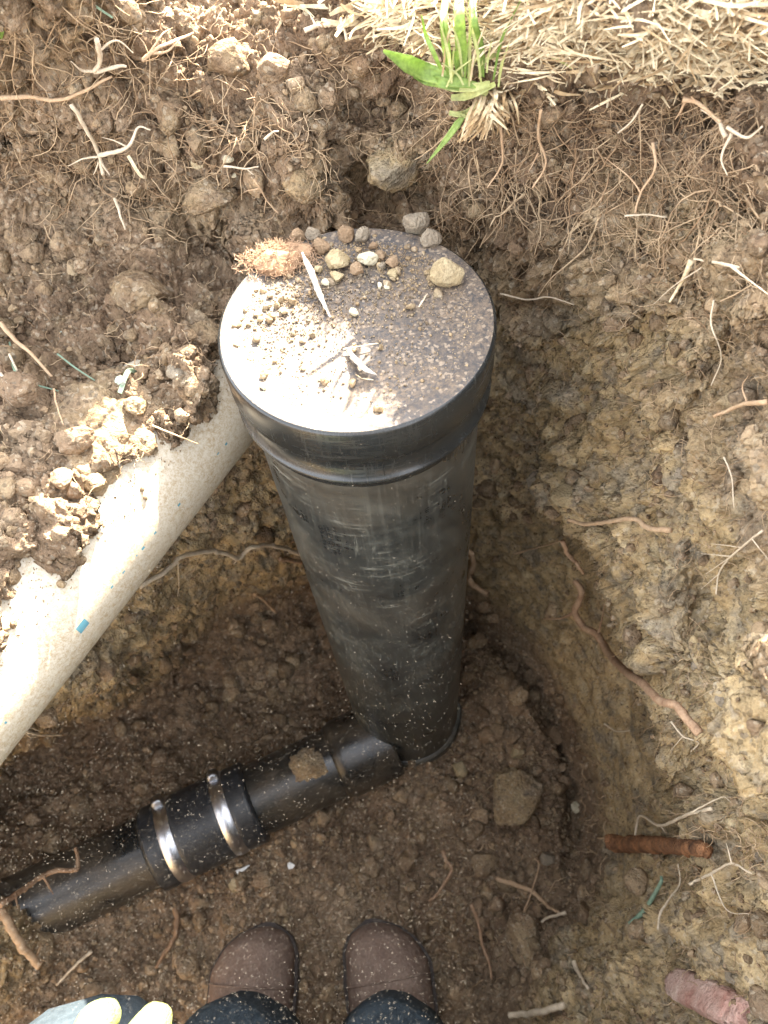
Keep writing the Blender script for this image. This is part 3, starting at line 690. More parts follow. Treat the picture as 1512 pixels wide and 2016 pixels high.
CLODS = [  # px, py, half size px, mat, ochre, squash, label
 (448, 128, 44, 'soil', .25, .9, 'largest pale grey-brown clod on the upper left bank, blocky with a sunlit top'),
 (320, 222, 28, 'stone_brown', 0, .8, 'pinkish brown wedge-shaped clod on the upper left bank near the star-shaped white root'),
 (556, 155, 34, 'soil', .1, .8, 'sunlit crumbly clod right of the blocky grey-brown clod on the bank'),
 (408, 385, 50, 'soil', .35, .75, 'broad rounded earth lump jutting from the bank above the shelf'),
 (386, 333, 15, 'stone_tan', 0, .8, 'small ochre nugget perched on the broad rounded earth lump'),
 (450, 312, 12, 'stone_pale', 0, .6, 'smooth pale oval pebble pressed in the bank above the broad earth lump'),
 (459, 342, 7, 'stone_pale', 0, .7, 'tiny whitish pebble just below the smooth pale oval pebble'),
 (655, 400, 42, 'soil', .55, .8, 'pale clod with a flat ochre face hanging just behind the capped pipe'),
 (660, 205, 26, 'soil', .0, .9, 'dark brown clod at the left side of the black hollow in the bank'),
 (590, 395, 22, 'soil', .2, .8, 'small brown clod left of the clod with the flat ochre face'),
 (780, 335, 58, 'soil', .85, .85, 'big ochre clay clod in the hollow behind the capped pipe'),
 (905, 375, 26, 'soil', .1, .9, 'rounded brown clod with rootlets under the straw tuft'),
 (868, 325, 22, 'soil', .0, .9, 'dark clod under the drooping grass blade'),
 (943, 482, 19, 'stone_brown', 0, 1., 'brown clod wedged between the cap and the back bank'),
 (945, 322, 17, 'soil', .1, .9, 'small round clod just right of the straw tuft tip'),
 (275, 572, 54, 'soil', .3, .7, 'large rounded dusty lump of earth on the soil shelf'),
 (402, 640, 32, 'soil', .2, .7, 'dusty brown lump on the shelf close to the left rim of the cap'),
 (365, 690, 22, 'soil', .15, .8, 'lump of earth on the shelf just above the oval grey stone'),
 (338, 728, 20, 'stone_grey', 0, .75, 'oval grey stone on the shelf above the grey pipe'),
 (262, 708, 16, 'stone_brown', 0, .85, 'smooth brown oval stone beside the blue shard'),
 (232, 745, 12, 'stone_green', 0, .7, 'dull green-grey stone below the smooth brown oval stone'),
 (118, 647, 11, 'stone_green', 0, .6, 'pale green stone lying on the left shelf'),
 (55, 790, 46, 'soil', .05, .7, 'wide brown clod at the left edge of the shelf'),
 (185, 808, 30, 'soil', .7, .9, 'upright ochre clod with a curly root beside the grey pipe'),
 (262, 780, 24, 'soil', .5, .8, 'sunlit knobbly clod at the top of the crumbly rim over the grey pipe'),
 (312, 812, 22, 'soil', .5, .8, 'sunlit knobbly clod at the right end of the crumbly rim over the grey pipe'),
 (150, 870, 38, 'soil', .05, .8, 'grey-brown clod in the middle of the heap on the grey pipe'),
 (60, 860, 30, 'soil', .0, .8, 'rough brown clod under the wide clod at the left edge'),
 (30, 920, 34, 'soil', .0, .8, 'rough clod at the left frame edge halfway up the grey pipe'),
 (120, 950, 26, 'soil', .2, .8, 'clod with a dark gap beneath it on the heap beside the grey pipe'),
 (195, 950, 22, 'soil', .5, .8, 'sunlit ochre clod at the edge of the heap on the grey pipe'),
 (20, 1020, 30, 'soil', .0, .8, 'grey-brown clod at the left frame edge above the sunlit pipe'),
 (95, 1048, 18, 'soil', .4, .8, 'small tan clod at the soil edge on the sunlit grey pipe'),
 (165, 515, 26, 'soil', .0, .7, 'flat dark clod at the foot of the left bank'),
 (55, 500, 26, 'soil', .1, .7, 'small dusty lump at the foot of the left bank near the frame edge'),
 (270, 25, 28, 'stone_tan', 0, .8, 'ochre stone at the top edge left of the lit soil patch'),
 (345, 28, 20, 'stone_tan', 0, .8, 'smaller sunlit tan stone at the top edge'),
 (1060, 958, 34, 'stone_grey', 0, .7, 'flat grey stone set in the clay wall right of the riser'),
 (1130, 975, 30, 'stone_tan', 0, .7, 'flat tan stone beside the flat grey stone in the clay wall'),
 (1240, 560, 26, 'soil', 0, .8, 'grey clod on the ledge of the right wall'),
 (1180, 650, 30, 'soil', 0, .8, 'dark lump hanging on the right wall below the ledge'),
 (1290, 700, 18, 'soil', .2, .8, 'brown clod at the end of the ledge of the right wall'),
 (1340, 935, 20, 'stone_grey', 0, .7, 'small grey stone in the right wall level with the cap bead'),
 (1335, 1300, 22, 'stone_grey', 0, .6, 'blue-grey flat stone in the right wall above the long wavy root'),
 (1445, 1380, 20, 'stone_grey', 0, .8, 'grey stone in the right wall below the end of the long wavy root'),
 (1480, 1250, 20, 'soil', .5, .8, 'ochre lump at the right frame edge level with the long wavy root'),
 (1470, 1710, 30, 'stone_grey', 0, .8, 'dark grey clod at the right frame edge below the rusty stub'),
 (1385, 1815, 34, 'soil', .3, .9, 'dark rounded lump in the right wall above the brick shard'),
 (1440, 1920, 24, 'stone_grey', 0, .8, 'grey-green pebbly clod above the right end of the brick shard'),
 (1010, 1575, 56, 'soil', .55, .4, 'largest smooth brown clod on the pit floor right of the riser foot'),
 (950, 1700, 30, 'soil', .2, .6, 'flat brown clod on the pit floor below the largest smooth clod'),
 (960, 1450, 22, 'stone_brown', 0, .8, 'brown stone on the pit floor just right of the riser foot'),
 (1010, 1400, 18, 'stone_brown', 0, .8, 'small brown stone in the shade at the right of the riser'),
 (1020, 1480, 16, 'stone_tan', 0, .8, 'small tan stone between the riser foot and the largest floor clod'),
 (905, 1520, 17, 'stone_tan', 0, .8, 'tan pebble just below the right side of the riser foot'),
 (1085, 1455, 24, 'stone_brown', 0, .8, 'dark brown stone at the foot of the smooth right wall'),
 (1075, 1690, 15, 'stone_grey', 0, .8, 'grey cube-like pebble by the dark gap at the wall foot'),
 (1130, 1590, 14, 'stone_pale', 0, .8, 'light grey pebble at the foot of the smooth wall'),
 (1040, 1860, 46, 'soil', .3, .8, 'rounded earth lump at the bottom of the pit beside the right wall'),
 (460, 1745, 14, 'stone_tan', 0, .7, 'ochre pebble under the rubber coupling'),
 (560, 1665, 9, 'white_chip', 0, .6, None),
]
i = 0
for px, py, hs, mt, oc, sq, lab in CLODS:
    i += 1
    if lab is None: continue
    s = pxsize(px, py, hs); c = surf(px, py, 0); dv = CAM - c; dv /= np.linalg.norm(dv)
    c = c + dv * s * (.42 if hs < 38 else .62)
    add_rock('clod' if mt == 'soil' else 'stone', c, (s, s * rnd.uniform(.8, .98), s * sq), 100 + i, mt, lab, 'clod' if mt == 'soil' else 'stone', oc, rnd.uniform(-.1, .25), rough=.28, craggy=1.0 if mt == 'soil' else .5)
CAPR = [
 (877, 537, 37, .75, 'stone_tan', 'largest tan stone on the cap, rounded and flat, resting near its right rim'),
 (822, 440, 27, .9, 'stone_grey', 'upper of two grey-brown clods on the back right of the cap'),
 (850, 470, 21, .9, 'stone_grey', 'lower of two grey-brown clods on the back right of the cap'),
 (663, 512, 25, .8, 'stone_tan', 'squarish tan stone in the middle of the stones at the back of the cap'),
 (723, 508, 19, .7, 'stone_pale', 'palest elongated stone right of the squarish tan stone on the cap'),
 (715, 464, 17, .9, 'stone_grey', 'right half of the pair of rough clods at the very back of the cap'),
 (684, 462, 18, .8, 'stone_brown', 'left half of the pair of rough clods at the very back of the cap'),
 (617, 462, 17, .9, 'stone_grey', 'grey clod at the back of the cap above the wood splinter'),
 (586, 466, 17, .9, 'stone_brown', 'brown clod at the back left edge of the cap'),
 (630, 485, 18, .8, 'stone_brown', 'rough clod between the grey clod and the squarish tan stone'),
 (702, 532, 17, .7, 'stone_brown', 'smooth brown pebble below the palest elongated stone'),
 (664, 546, 14, .8, 'stone_tan', 'small tan stone directly under the squarish tan stone'),
 (640, 556, 9, .8, 'stone_pale', 'tiny pale pebble right of the wood splinter'),
 (627, 530, 10, .8, 'stone_tan', 'little tan pebble touching the wood splinter'),
 (772, 516, 15, .8, 'stone_brown', 'brown stone with a dark side between the pale and the largest stone'),
 (750, 502, 12, .8, 'stone_brown', 'small brown clod just right of the palest elongated stone'),
 (773, 539, 10, .8, 'stone_tan', 'small tan pebble under the brown stone with the dark side'),
 (752, 524, 9, .8, 'stone_grey', 'little grey pebble left of the brown stone with the dark side'),
 (735, 484, 9, .8, 'stone_brown', 'little brown pebble above the palest elongated stone'),
 (560, 613, 9, .8, 'stone_tan', 'sunlit crumb of ochre earth on the left half of the cap'),
 (508, 615, 10, .5, 'stone_tan', 'flat sunlit tan pebble near the left rim of the cap'),
 (697, 615, 10, .7, 'stone_pale', 'single white sunlit pebble in the shadow edge on the cap'),
 (519, 762, 9, .8, 'stone_pale', 'lone sunlit pebble near the front left of the cap'),
 (748, 562, 7, .8, 'stone_pale', 'left of two tiny pale pebbles in the shade on the cap'),
 (762, 565, 6, .8, 'stone_pale', 'right of two tiny pale pebbles in the shade on the cap'),
]
for k, (px, py, hs, sq, mt, lab) in enumerate(CAPR):
    c = atz(px, py, LZ + .002); d = np.linalg.norm(c - CAM); s = hs * d / FPX / 1.05; h = s * sq
    c = atz(px, py, LZ + h * .7); c[2] = LZ + h * .78
    rr_ = math.hypot(c[0] - BX, c[1] - BY)
    add_rock('stone', c, (s, s * .92, h), 300 + k, mt, lab, 'stone', 0, rnd.uniform(-.2, .2), rough=.32, craggy=1.0, n=5, rot=(0, 0, rnd.uniform(0, 6)))

# ------------------------------------------------------------------ crumbs (stuff)
def scatter(batch, P, Nn, sizes, flatz=.8, sink=.25, n=1):
    base = []
    for sd in range(10):
        V, F_ = rock((0, 0, 0), (1, 1, 1), 900 + sd, rough=.5, craggy=1.3, n=n); base.append((V, F_))
    for p, nn_, s in zip(P, Nn, sizes):
        V, F_ = base[rnd.randrange(10)]
        R = rotm(rnd.uniform(0, 6.3), rnd.uniform(0, 6.3), rnd.uniform(0, 6.3))
        W_ = (V * (s, s * rnd.uniform(.7, 1), s * rnd.uniform(.6, .95))) @ R.T + p + nn_ * s * (1 - sink * 2) * .6
        batch.add(W_, T=F_, tint=rnd.uniform(-.45, .75))
cell = np.zeros(NXg * NYg); 
Qp = TP.reshape(NXg, NYg, 3); ar = np.linalg.norm(np.cross(np.gradient(Qp, axis=0), np.gradient(Qp, axis=1)), axis=2).ravel()
inf = (vx > -60) & (vx < 1572) & (vy > -60) & (vy < 2080)
pipe_d = np.abs(np.cross(TP - A, dd)).max(1)
wgt = np.where(inf, ar, 0) * (1 / L ** 1.2)
up = np.clip(TN[:, 2], 0, 1)
dens = wgt * (.18 + 1.2 * up ** 2) * (1 - .85 * smoothness) * (1 - .55 * rc_) * (.35 + np.clip(fbm(P0, 16, 201, 3) * 2 + .5, 0, 1))
dens /= dens.sum(); cdf = np.cumsum(dens)
def pick(n): return np.minimum(np.searchsorted(cdf, RNG.random(n)), len(cdf) - 1)
NC = 26000
k = pick(NC); sizes = .0008 + .0009 * RNG.pareto(2.2, NC); sizes = np.minimum(sizes, .010) * np.clip(L[k] / .6, .7, 1.5)
bigm = RNG.random(NC) < .010; sizes = np.where(bigm & (vx[k] < 900) & (vy[k] < 1050), RNG.uniform(.005, .012, NC), sizes)
small = sizes < .0028
bt = Batch(); scatter(bt, TP[k[small]], TN[k[small]], sizes[small], n=1)
o = bt.build('soil_crumbs', M['soil'], smooth=False, ochre=.25); tag(o, 'fine loose soil crumbs strewn over walls, shelf and floor', 'soil', kind='stuff')
bt = Batch(); scatter(bt, TP[k[~small]], TN[k[~small]], sizes[~small], n=3, sink=.42)
o = bt.build('soil_lumps', M['soil'], ochre=.25); tag(o, 'coarse loose earth lumps strewn over bank, shelf and floor', 'soil', kind='stuff')
# gravel on the floor
dg_ = np.where(inf, ar, 0) * floorm * (.35 + 2.2 * blob(1000, 1550, 130, 330) + .8 * blob(620, 1750, 300, 160)); dg_ /= dg_.sum(); cg = np.cumsum(dg_)
k = np.minimum(np.searchsorted(cg, RNG.random(2600)), len(cg) - 1); sz_ = np.minimum(.0022 + .0016 * RNG.pareto(2.0, 2600), .013)
bt = Batch(); scatter(bt, TP[k], TN[k], sz_, n=3, sink=.35)
o = bt.build('floor_gravel', M['soil'], ochre=.1); tag(o, 'small stones and gravel embedded in the pit floor', 'gravel', kind='stuff')
# crumbs on the cap
bt = Batch(); bt2 = Batch(); Pc = []; sz = []
while len(Pc) < 4200:
    a = rnd.uniform(0, 2 * math.pi); r_ = (RC - .003) * math.sqrt(rnd.random()); x = r_ * math.cos(a); y = r_ * math.sin(a)
    dns = .10 + .9 * math.exp(-((x + .045) ** 2 + (y - .02) ** 2) / .0011) + .9 * math.exp(-((y - .055) ** 2) / .0008) + .25 * math.exp(-((x - .03) ** 2 + (y - .02) ** 2) / .001)
    if rnd.random() < dns:
        Pc.append((BX + x, BY + y, LZ)); sz.append(min(.0002 + .00022 * rnd.paretovariate(2.3), .0030))
Pc = np.array(Pc); sz = np.array(sz); up_ = np.tile([0, 0, 1.0], (len(Pc), 1)); sm = sz < .0016
scatter(bt, Pc[sm], up_[sm], sz[sm], n=1); scatter(bt, Pc[~sm], up_[~sm], sz[~sm], n=3)
o = bt.build('cap_crumbs', M['soil'], ochre=.5); tag(o, 'tan soil crumbs and grit scattered on the pipe cap', 'soil', kind='stuff')
# crumbs on the grey pipe
bt = Batch(); Pc = []; Nn = []; sz = []
for _ in range(2600):
    s = rnd.uniform(-.02, .46); edge_ = rnd.random() ** 1.4; a = -.35 + edge_ * 1.3
    n_ = math.cos(a) * np.array([0, 0, 1.0]) + math.sin(a) * side
    Pc.append(A + dd * s + RG * n_); Nn.append(n_); sz.append(min(.0003 + .0004 * rnd.paretovariate(1.7), .006) * (1 if a < .15 else .55))
scatter(bt, np.array(Pc), np.array(Nn), np.array(sz), n=2, sink=.3)
o = bt.build('pipe_crumbs', M['soil'], ochre=.4); tag(o, 'soil crumbs spilled on the crest of the grey pipe', 'soil', kind='stuff')
# heaps of soil spilling over the crest of the grey pipe
def heap(s0, s1_, a1, seed, lab):
    nn = (90, 40); S_, A_ = np.meshgrid(np.linspace(0, 1, nn[0]), np.linspace(0, 1, nn[1]), indexing='ij')
    ss = (s0 + (s1_ - s0) * S_); aa = -1.1 + (a1 + 1.1) * A_
    dirv = np.cos(aa)[..., None] * np.array([0, 0, 1.0]) + np.sin(aa)[..., None] * side
    pt = (A + dd * ss[..., None] + dirv * RG).reshape(-1, 3)
    e = np.minimum.reduce([S_ * 1.5, (1 - S_) * 1.5, 1 - A_]).ravel()
    h = .016 * np.clip(e * 2.2 - .25 + .9 * fbm(pt, 28, seed, 4), -.4, 1) + .005 * (dome(worley(pt, .014, seed)[0]) - .5) + .003 * (dome(worley(pt, .006, seed + 1)[0]) - .5)
    pt = pt + dirv.reshape(-1, 3) * h[:, None]
    ii = np.arange(nn[0] * nn[1]).reshape(nn); Fq = np.stack([ii[:-1, :-1], ii[1:, :-1], ii[1:, 1:], ii[:-1, 1:]], -1).reshape(-1, 4)
    o = mesh_np('soil_heap', pt, Fq, M['soil'], attrs={'ochre': np.full(len(pt), .3), 'tint': fbm(pt, 80, 3) * .5}); recenter(o)
    return tag(o, lab, 'soil', kind='stuff')
heap(.02, .13, .55, 3, 'crumbly soil heap lying over the upper end of the grey pipe')
heap(.15, .24, .12, 8, 'thin soil spill on the middle of the grey pipe')
heap(.26, .50, .05, 14, 'soil spill along the crest of the grey pipe at lower left')
heap(.205, .235, .62, 21, 'small clinging soil lump on the sunlit side of the grey pipe')

# ------------------------------------------------------------------ roots
def px_path(pts, lift):
    """pts: (px, py) -> densely sampled points just off the soil, spanning hollows like a hanging root"""
    Q = smooth_path([(q[0], q[1]) for q in pts], 8); d = []; rays = []
    for q in Q:
        r_ = CAM + ray(q[0], q[1]); k = idx_at(r_); i_, j_ = divmod(k, NYg)
        pat = TPd[max(0, i_ - 3):i_ + 4, max(0, j_ - 3):j_ + 4]
        d.append(pat.min() - lift); rr_ = ray(q[0], q[1]); rays.append(rr_ / np.linalg.norm(rr_))
    d = np.array(d)
    for _ in range(36):
        e = np.concatenate([[d[0]], d, [d[-1]]]); d = np.minimum(d, (e[:-2] + e[1:-1] + e[2:]) / 3)
    return CAM + np.array(rays) * d[:, None]
def root(pts, rpx, mat, label, lift=.004, branches=(), taper=.45, name='root', cat='root', wig=.25, sides=8, group=None, rgh=0):
    seed = int(pts[0][0] * 3 + pts[0][1] * 7); r_ = random.Random(seed)
    bt = Batch()
    for bi, (pp, rp, lf_) in enumerate([(pts, rpx, lift)] + [(b[0], b[1], lift) for b in branches]):
        P = px_path(pp, lf_)
        dd_ = np.linalg.norm(P - CAM, axis=1) / FPX; R = rp * dd_[len(dd_) // 2]; Rv = rp * dd_
        P = P + np.stack([fbm(P + 3, 160, seed + bi + q, 2) for q in range(3)], 1) * R * wig * 2
        tt = np.linspace(0, 1, len(P)); rad_ = Rv * (1 - taper * tt if bi == 0 else 1 - .75 * tt) * (1 + .16 * fbm(P, 260, seed, 2))
        if rgh: P = smooth_path(P, 3); rad_ = np.interp(np.linspace(0, 1, len(P)), np.linspace(0, 1, len(rad_)), rad_)
        V, Q, T = tube(P, rad_, sides)
        if rgh: V = V + R * rgh * np.stack([fbm(V * [.5, 1, 1], 190, 40 + q, 4, .65) for q in range(3)], 1) * 1.6
        bt.add(V, Q, T)
    o = bt.build(name, M[mat]); recenter(o); return tag(o, label, cat, group)
root([(275, 1155), (330, 1120), (360, 1095), (410, 1085), (450, 1092), (470, 1100), (490, 1080), (520, 1073), (560, 1080), (612, 1100)], 5, 'root_pale',
     'long thin tan root crossing the clay wall between the grey pipe and the riser', .022, [([(470, 1100), (460, 1112)], 2), ([(350, 1105), (352, 1150), (350, 1175)], 1.6)], taper=.1)
root([(550, 1100), (580, 1105), (615, 1111)], 5, 'root_red', 'short orange root stub just under the long thin tan root by the riser', .01, taper=.2)
root([(500, 1170), (520, 1182), (545, 1208)], 3.5, 'root_tan', 'short tan root on the dark clay left of the riser', .008)
root([(918, 1075), (930, 1095), (932, 1115), (925, 1140), (940, 1158), (960, 1170)], 5, 'root_tan', 'crooked tan root end poking out right of the riser', .012, taper=-.2)
root([(1320, 1043), (1290, 1042), (1270, 1038), (1252, 1022), (1210, 1026), (1160, 1032), (1120, 1024)], 5.5, 'root_tan', 'tan wavy root sticking out of the right wall level with the riser top half', .012, taper=.35)
root([(1378, 1445), (1355, 1420), (1330, 1388), (1300, 1380), (1265, 1345), (1235, 1325), (1200, 1288), (1175, 1250), (1150, 1235), (1132, 1205), (1145, 1168), (1132, 1142)], 8.5, 'root_red',
     'long thick wavy reddish root hanging along the right wall', .032, wig=.08, branches=[([(1132, 1205), (1105, 1217), (1070, 1219)], 3.5), ([(1178, 1245), (1186, 1215), (1190, 1188)], 2.2)], taper=.25)
root([(1012, 1090), (1050, 1080), (1105, 1065)], 2.5, 'root_tan', 'thin straight root in the shade right of the riser', .008)
root([(1108, 1066), (1120, 1092), (1138, 1112), (1148, 1130)], 5, 'root_red', 'dark reddish rootlet hanging at the lip of the undercut', .006)
root([(0, 193), (60, 190), (120, 197), (180, 172), (220, 150)], 4, 'root_tan', 'thick tan root crossing the left frame edge on the upper bank', .006)
root([(192, 78), (196, 120), (186, 142), (230, 130), (250, 132)], 4.5, 'root_pale', 'forked sunlit root standing out on the upper left bank', .014, [([(186, 142), (160, 138), (140, 120)], 3), ([(196, 100), (230, 80), (262, 105)], 2.5)])
root([(140, 205), (160, 235), (178, 270), (195, 305), (203, 345)], 3.6, 'root_pale', 'white star-shaped branching root on the left bank', .012,
     [([(195, 305), (225, 300), (252, 288), (272, 252), (298, 256)], 4.5), ([(195, 308), (165, 312), (135, 328)], 2.4), ([(200, 320), (215, 345)], 3), ([(195, 318), (185, 345)], 2.4), ([(250, 290), (228, 278), (200, 270)], 1.8)], taper=.1)
root([(225, 390), (236, 420), (246, 452)], 3, 'root_pale', 'short straight pale root on the lower left bank', .008)
root([(280, 120), (310, 95), (345, 80), (382, 65)], 3.5, 'root_tan', 'bundle of tan roots slanting across the top left bank', .01, [([(300, 105), (330, 100), (360, 72)], 3), ([(285, 118), (318, 70), (340, 55)], 2)])
root([(440, 328), (460, 330), (485, 332), (508, 328)], 2.2, 'root_pale', 'thin white rootlet next to the tiny whitish pebble', .008, [([(485, 332), (500, 345)], 1.5)])
root([(500, 352), (512, 370), (524, 392), (548, 420)], 2.4, 'root_tan', 'curling tan root hanging on the bank left of the clod with the flat ochre face', .012, [([(512, 370), (480, 378)], 2), ([(524, 392), (520, 420)], 1.5)])
root([(520, 275), (535, 262), (548, 258)], 2.6, 'root_pale', 'tiny bright curled rootlet in the middle of the upper bank', .008)
root([(600, 60), (622, 52), (645, 50), (672, 52), (684, 80)], 4, 'root_pale', 'sunlit pale root loop at the top of the bank left of the grass', .01, [([(622, 52), (610, 28)], 2.4), ([(645, 50), (680, 38)], 4)])
root([(0, 635), (30, 670), (60, 695), (102, 742)], 4.5, 'root_tan', 'straight brown twig lying on the left shelf at the frame edge', .006, name='twig', cat='twig', wig=.1)
root([(0, 735), (25, 762)], 3, 'root_pale', 'short pale straw at the left edge of the shelf below the brown twig', .006, name='twig', cat='straw', wig=.0)
root([(15, 690), (28, 718), (34, 730)], 2.5, 'root_pale', 'small tan straw beside the straight brown twig', .006, name='twig', cat='straw', wig=.0)
root([(105, 765), (112, 800), (125, 838)], 2, 'root_tan', 'thin curved root on the shelf right of the wide brown clod', .006)
root([(220, 790), (232, 815), (245, 845), (225, 848), (200, 842)], 2.4, 'root_tan', 'curly root hooked round the upright ochre clod', .016)
root([(300, 838), (330, 850), (360, 862), (390, 874)], 1.8, 'root_tan', 'fine root bridging from the crumbly rim over the grey pipe', .03)
root([(0, 1428), (40, 1436), (75, 1446), (122, 1447)], 3.4, 'root_pale', 'sunlit root fork at the lower edge of the grey pipe by the left frame edge', .055, [([(20, 1430), (50, 1430), (80, 1440)], 2.2), ([(40, 1436), (60, 1450), (90, 1447)], 1.8)])
root([(985, 578), (1040, 590), (1080, 585), (1130, 600)], 1.7, 'root_pale', 'thread-thin pale root from the cap rim to the right ledge', .008)
root([(1455, 527), (1400, 515), (1365, 510)], 3, 'root_pale', 'pale root at the upper right wall meeting the flat straw', .01, [([(1400, 515), (1330, 560), (1285, 600)], 1.6), ([(1440, 525), (1512, 580)], 2.5)])
root([(1362, 512), (1345, 550), (1318, 595)], 6.5, 'straw', 'flat golden straw hanging on the right wall ledge', .01, name='straw_stalk', cat='straw', wig=.0, taper=.7)
root([(1512, 790), (1460, 798), (1405, 820)], 5.5, 'root_tan', 'tan root stub at the right frame edge level with the cap front', .01, [([(1470, 795), (1462, 760), (1472, 740)], 2)])
root([(1500, 1045), (1440, 1095), (1415, 1130), (1410, 1170)], 2.2, 'root_pale', 'branching hair-thin pale root cluster at the right wall', .012, [([(1440, 1095), (1380, 1090)], 1.3), ([(1440, 1095), (1390, 1130)], 1.3), ([(1460, 1078), (1400, 1070)], 1.2), ([(1415, 1130), (1380, 1160)], 1.2), ([(1480, 1060), (1512, 1100)], 1.3)])
root([(1400, 1592), (1350, 1605), (1300, 1626), (1262, 1606), (1250, 1645)], 3.2, 'root_pale', 'thin pale root arching over the rusty stub', .016, [([(1300, 1626), (1310, 1640)], 1.6), ([(1360, 1600), (1420, 1570), (1440, 1580)], 1.6)])
root([(1385, 1672), (1340, 1667), (1290, 1663), (1240, 1662), (1200, 1660)], 12.5, 'rust', 'thick rusty orange broken root stub jutting from the right wall', .006, taper=-.1, name='root_stub', cat='root', sides=28, wig=.15, rgh=.16)
root([(1200, 1652), (1190, 1650), (1176, 1650)], 2, 'root_tan', 'tiny fibre at the broken end of the rusty stub', .02)
root([(978, 1728), (1010, 1740), (1040, 1752), (1065, 1770), (1080, 1785), (1100, 1797)], 4.5, 'root_tan', 'tan root lying on the floor against the foot of the right wall', .008)
root([(1115, 1797), (1085, 1805), (1065, 1815)], 3, 'root_pale', 'small pale root below the tan root at the wall foot', .006)
root([(872, 1675), (878, 1695), (888, 1715), (860, 1762), (843, 1775)], 4, 'root_red', 'bent orange-brown root on the floor right of the centre', .006)
root([(928, 1780), (940, 1815), (950, 1862), (962, 1895), (970, 1928)], 3.6, 'root_red', 'long straight reddish root on the floor right of the right boot', .006)
root([(1018, 1840), (1022, 1870), (1034, 1900)], 2.2, 'root_tan', 'fine root on the floor right of the long straight reddish root', .006)
root([(1130, 1893), (1138, 1915), (1158, 1947)], 4, 'root_pale', 'short yellowish root on the lower right slope', .008)
root([(1003, 1998), (1045, 1995), (1080, 1988), (1110, 1977)], 5, 'root_pale', 'pale root end lying along the bottom edge right of centre', .01, taper=-.1)
root([(0, 1782), (50, 1748), (85, 1725), (115, 1714), (150, 1712), (152, 1685), (150, 1668)], 5, 'root_red', 'brown root over the drain pipe at the lower left', .12, [([(85, 1725), (105, 1760)], 2.4), ([(30, 1762), (36, 1790)], 2.2)])
root([(0, 1790), (15, 1815), (35, 1850), (50, 1872), (80, 1902)], 7, 'root_tan', 'orange-tan root end at the lower left below the drain pipe', .10, [([(70, 1890), (80, 1858)], 3), ([(60, 1880), (90, 1892)], 3)], taper=.1)
root([(345, 1788), (348, 1820), (342, 1850), (325, 1875), (308, 1905)], 5, 'root_dark', 'dark curved root on the floor below the coupling', .006)
root([(180, 1872), (150, 1900), (110, 1940)], 3, 'root_pale', 'thin pale straight root on the floor at lower left', .006)
root([(1020, 1822), (1045, 1760), (1060, 1705), (1052, 1690)], 1.6, 'root_tan', 'hair-thin root crossing the tan root at the wall foot', .01)
root([(1240, 1820), (1270, 1790), (1300, 1740), (1302, 1725)], 4.5, 'leaf_blue', 'faded grey-green grass blade on the lower right slope', .008, name='faded_grass', cat='grass', wig=0)
root([(1295, 1830), (1300, 1800), (1320, 1765), (1338, 1740), (1335, 1700)], 2.2, 'root_pale', 'fine pale root above the brick shard running up the slope', .01)
root([(1358, 1740), (1400, 1720), (1440, 1700), (1480, 1720)], 2.6, 'root_pale', 'fine pale root below the rusty stub near the frame edge', .012, [([(1440, 1700), (1430, 1660)], 1.6), ([(1400, 1720), (1430, 1790), (1475, 1800)], 1.5)])
root([(1320, 1420), (1345, 1450), (1375, 1462), (1360, 1480)], 2, 'root_pale', 'small pale root fork under the end of the long wavy root', .01, [([(1345, 1450), (1320, 1478)], 1.3)])
root([(1190, 1425), (1215, 1440), (1240, 1438)], 1.7, 'root_pale', 'tiny pale thread on the smooth wall below the long wavy root', .01)
root([(1405, 590), (1400, 640), (1420, 700), (1400, 760)], 1.7, 'root_pale', 'thin vertical root on the right wall below the flat straw', .01)
root([(1425, 900), (1440, 940), (1445, 1000)], 1.8, 'root_pale', 'thin pale root on the right wall above the branching cluster', .01)
root([(1430, 250), (1470, 270), (1500, 250)], 3, 'root_pale', 'pale root fork near the upper right corner', .014, [([(1440, 262), (1420, 310), (1432, 345)], 3), ([(1430, 270), (1410, 235), (1380, 215)], 4)])
root([(1345, 195), (1375, 205), (1420, 240)], 4.5, 'root_tan', 'woody root stub under the turf at upper right', .016, [([(1375, 205), (1360, 190)], 3), ([(1350, 200), (1330, 235)], 3)])
root([(1065, 215), (1060, 270), (1075, 320), (1048, 370)], 3, 'root_tan', 'tan hanging root below the turf edge right of the straw tuft', .014, [([(1060, 300), (1040, 340)], 1.8)])
root([(1285, 280), (1290, 330), (1262, 380), (1250, 420)], 3, 'root_tan', 'longer hanging tan root in the middle of the right bank', .016, [([(1262, 380), (1240, 350), (1190, 310)], 2)])
root([(985, 250), (988, 320), (960, 370)], 2.6, 'root_tan', 'hanging root just right of the straw tuft', .014)
root([(1265, 205), (1242, 240), (1215, 262)], 2.2, 'root_pale', 'small pale root left of the longer hanging tan root', .012)
root([(1230, 425), (1270, 423), (1312, 427)], 2, 'root_pale', 'short level pale root at the bottom of the right bank', .008)

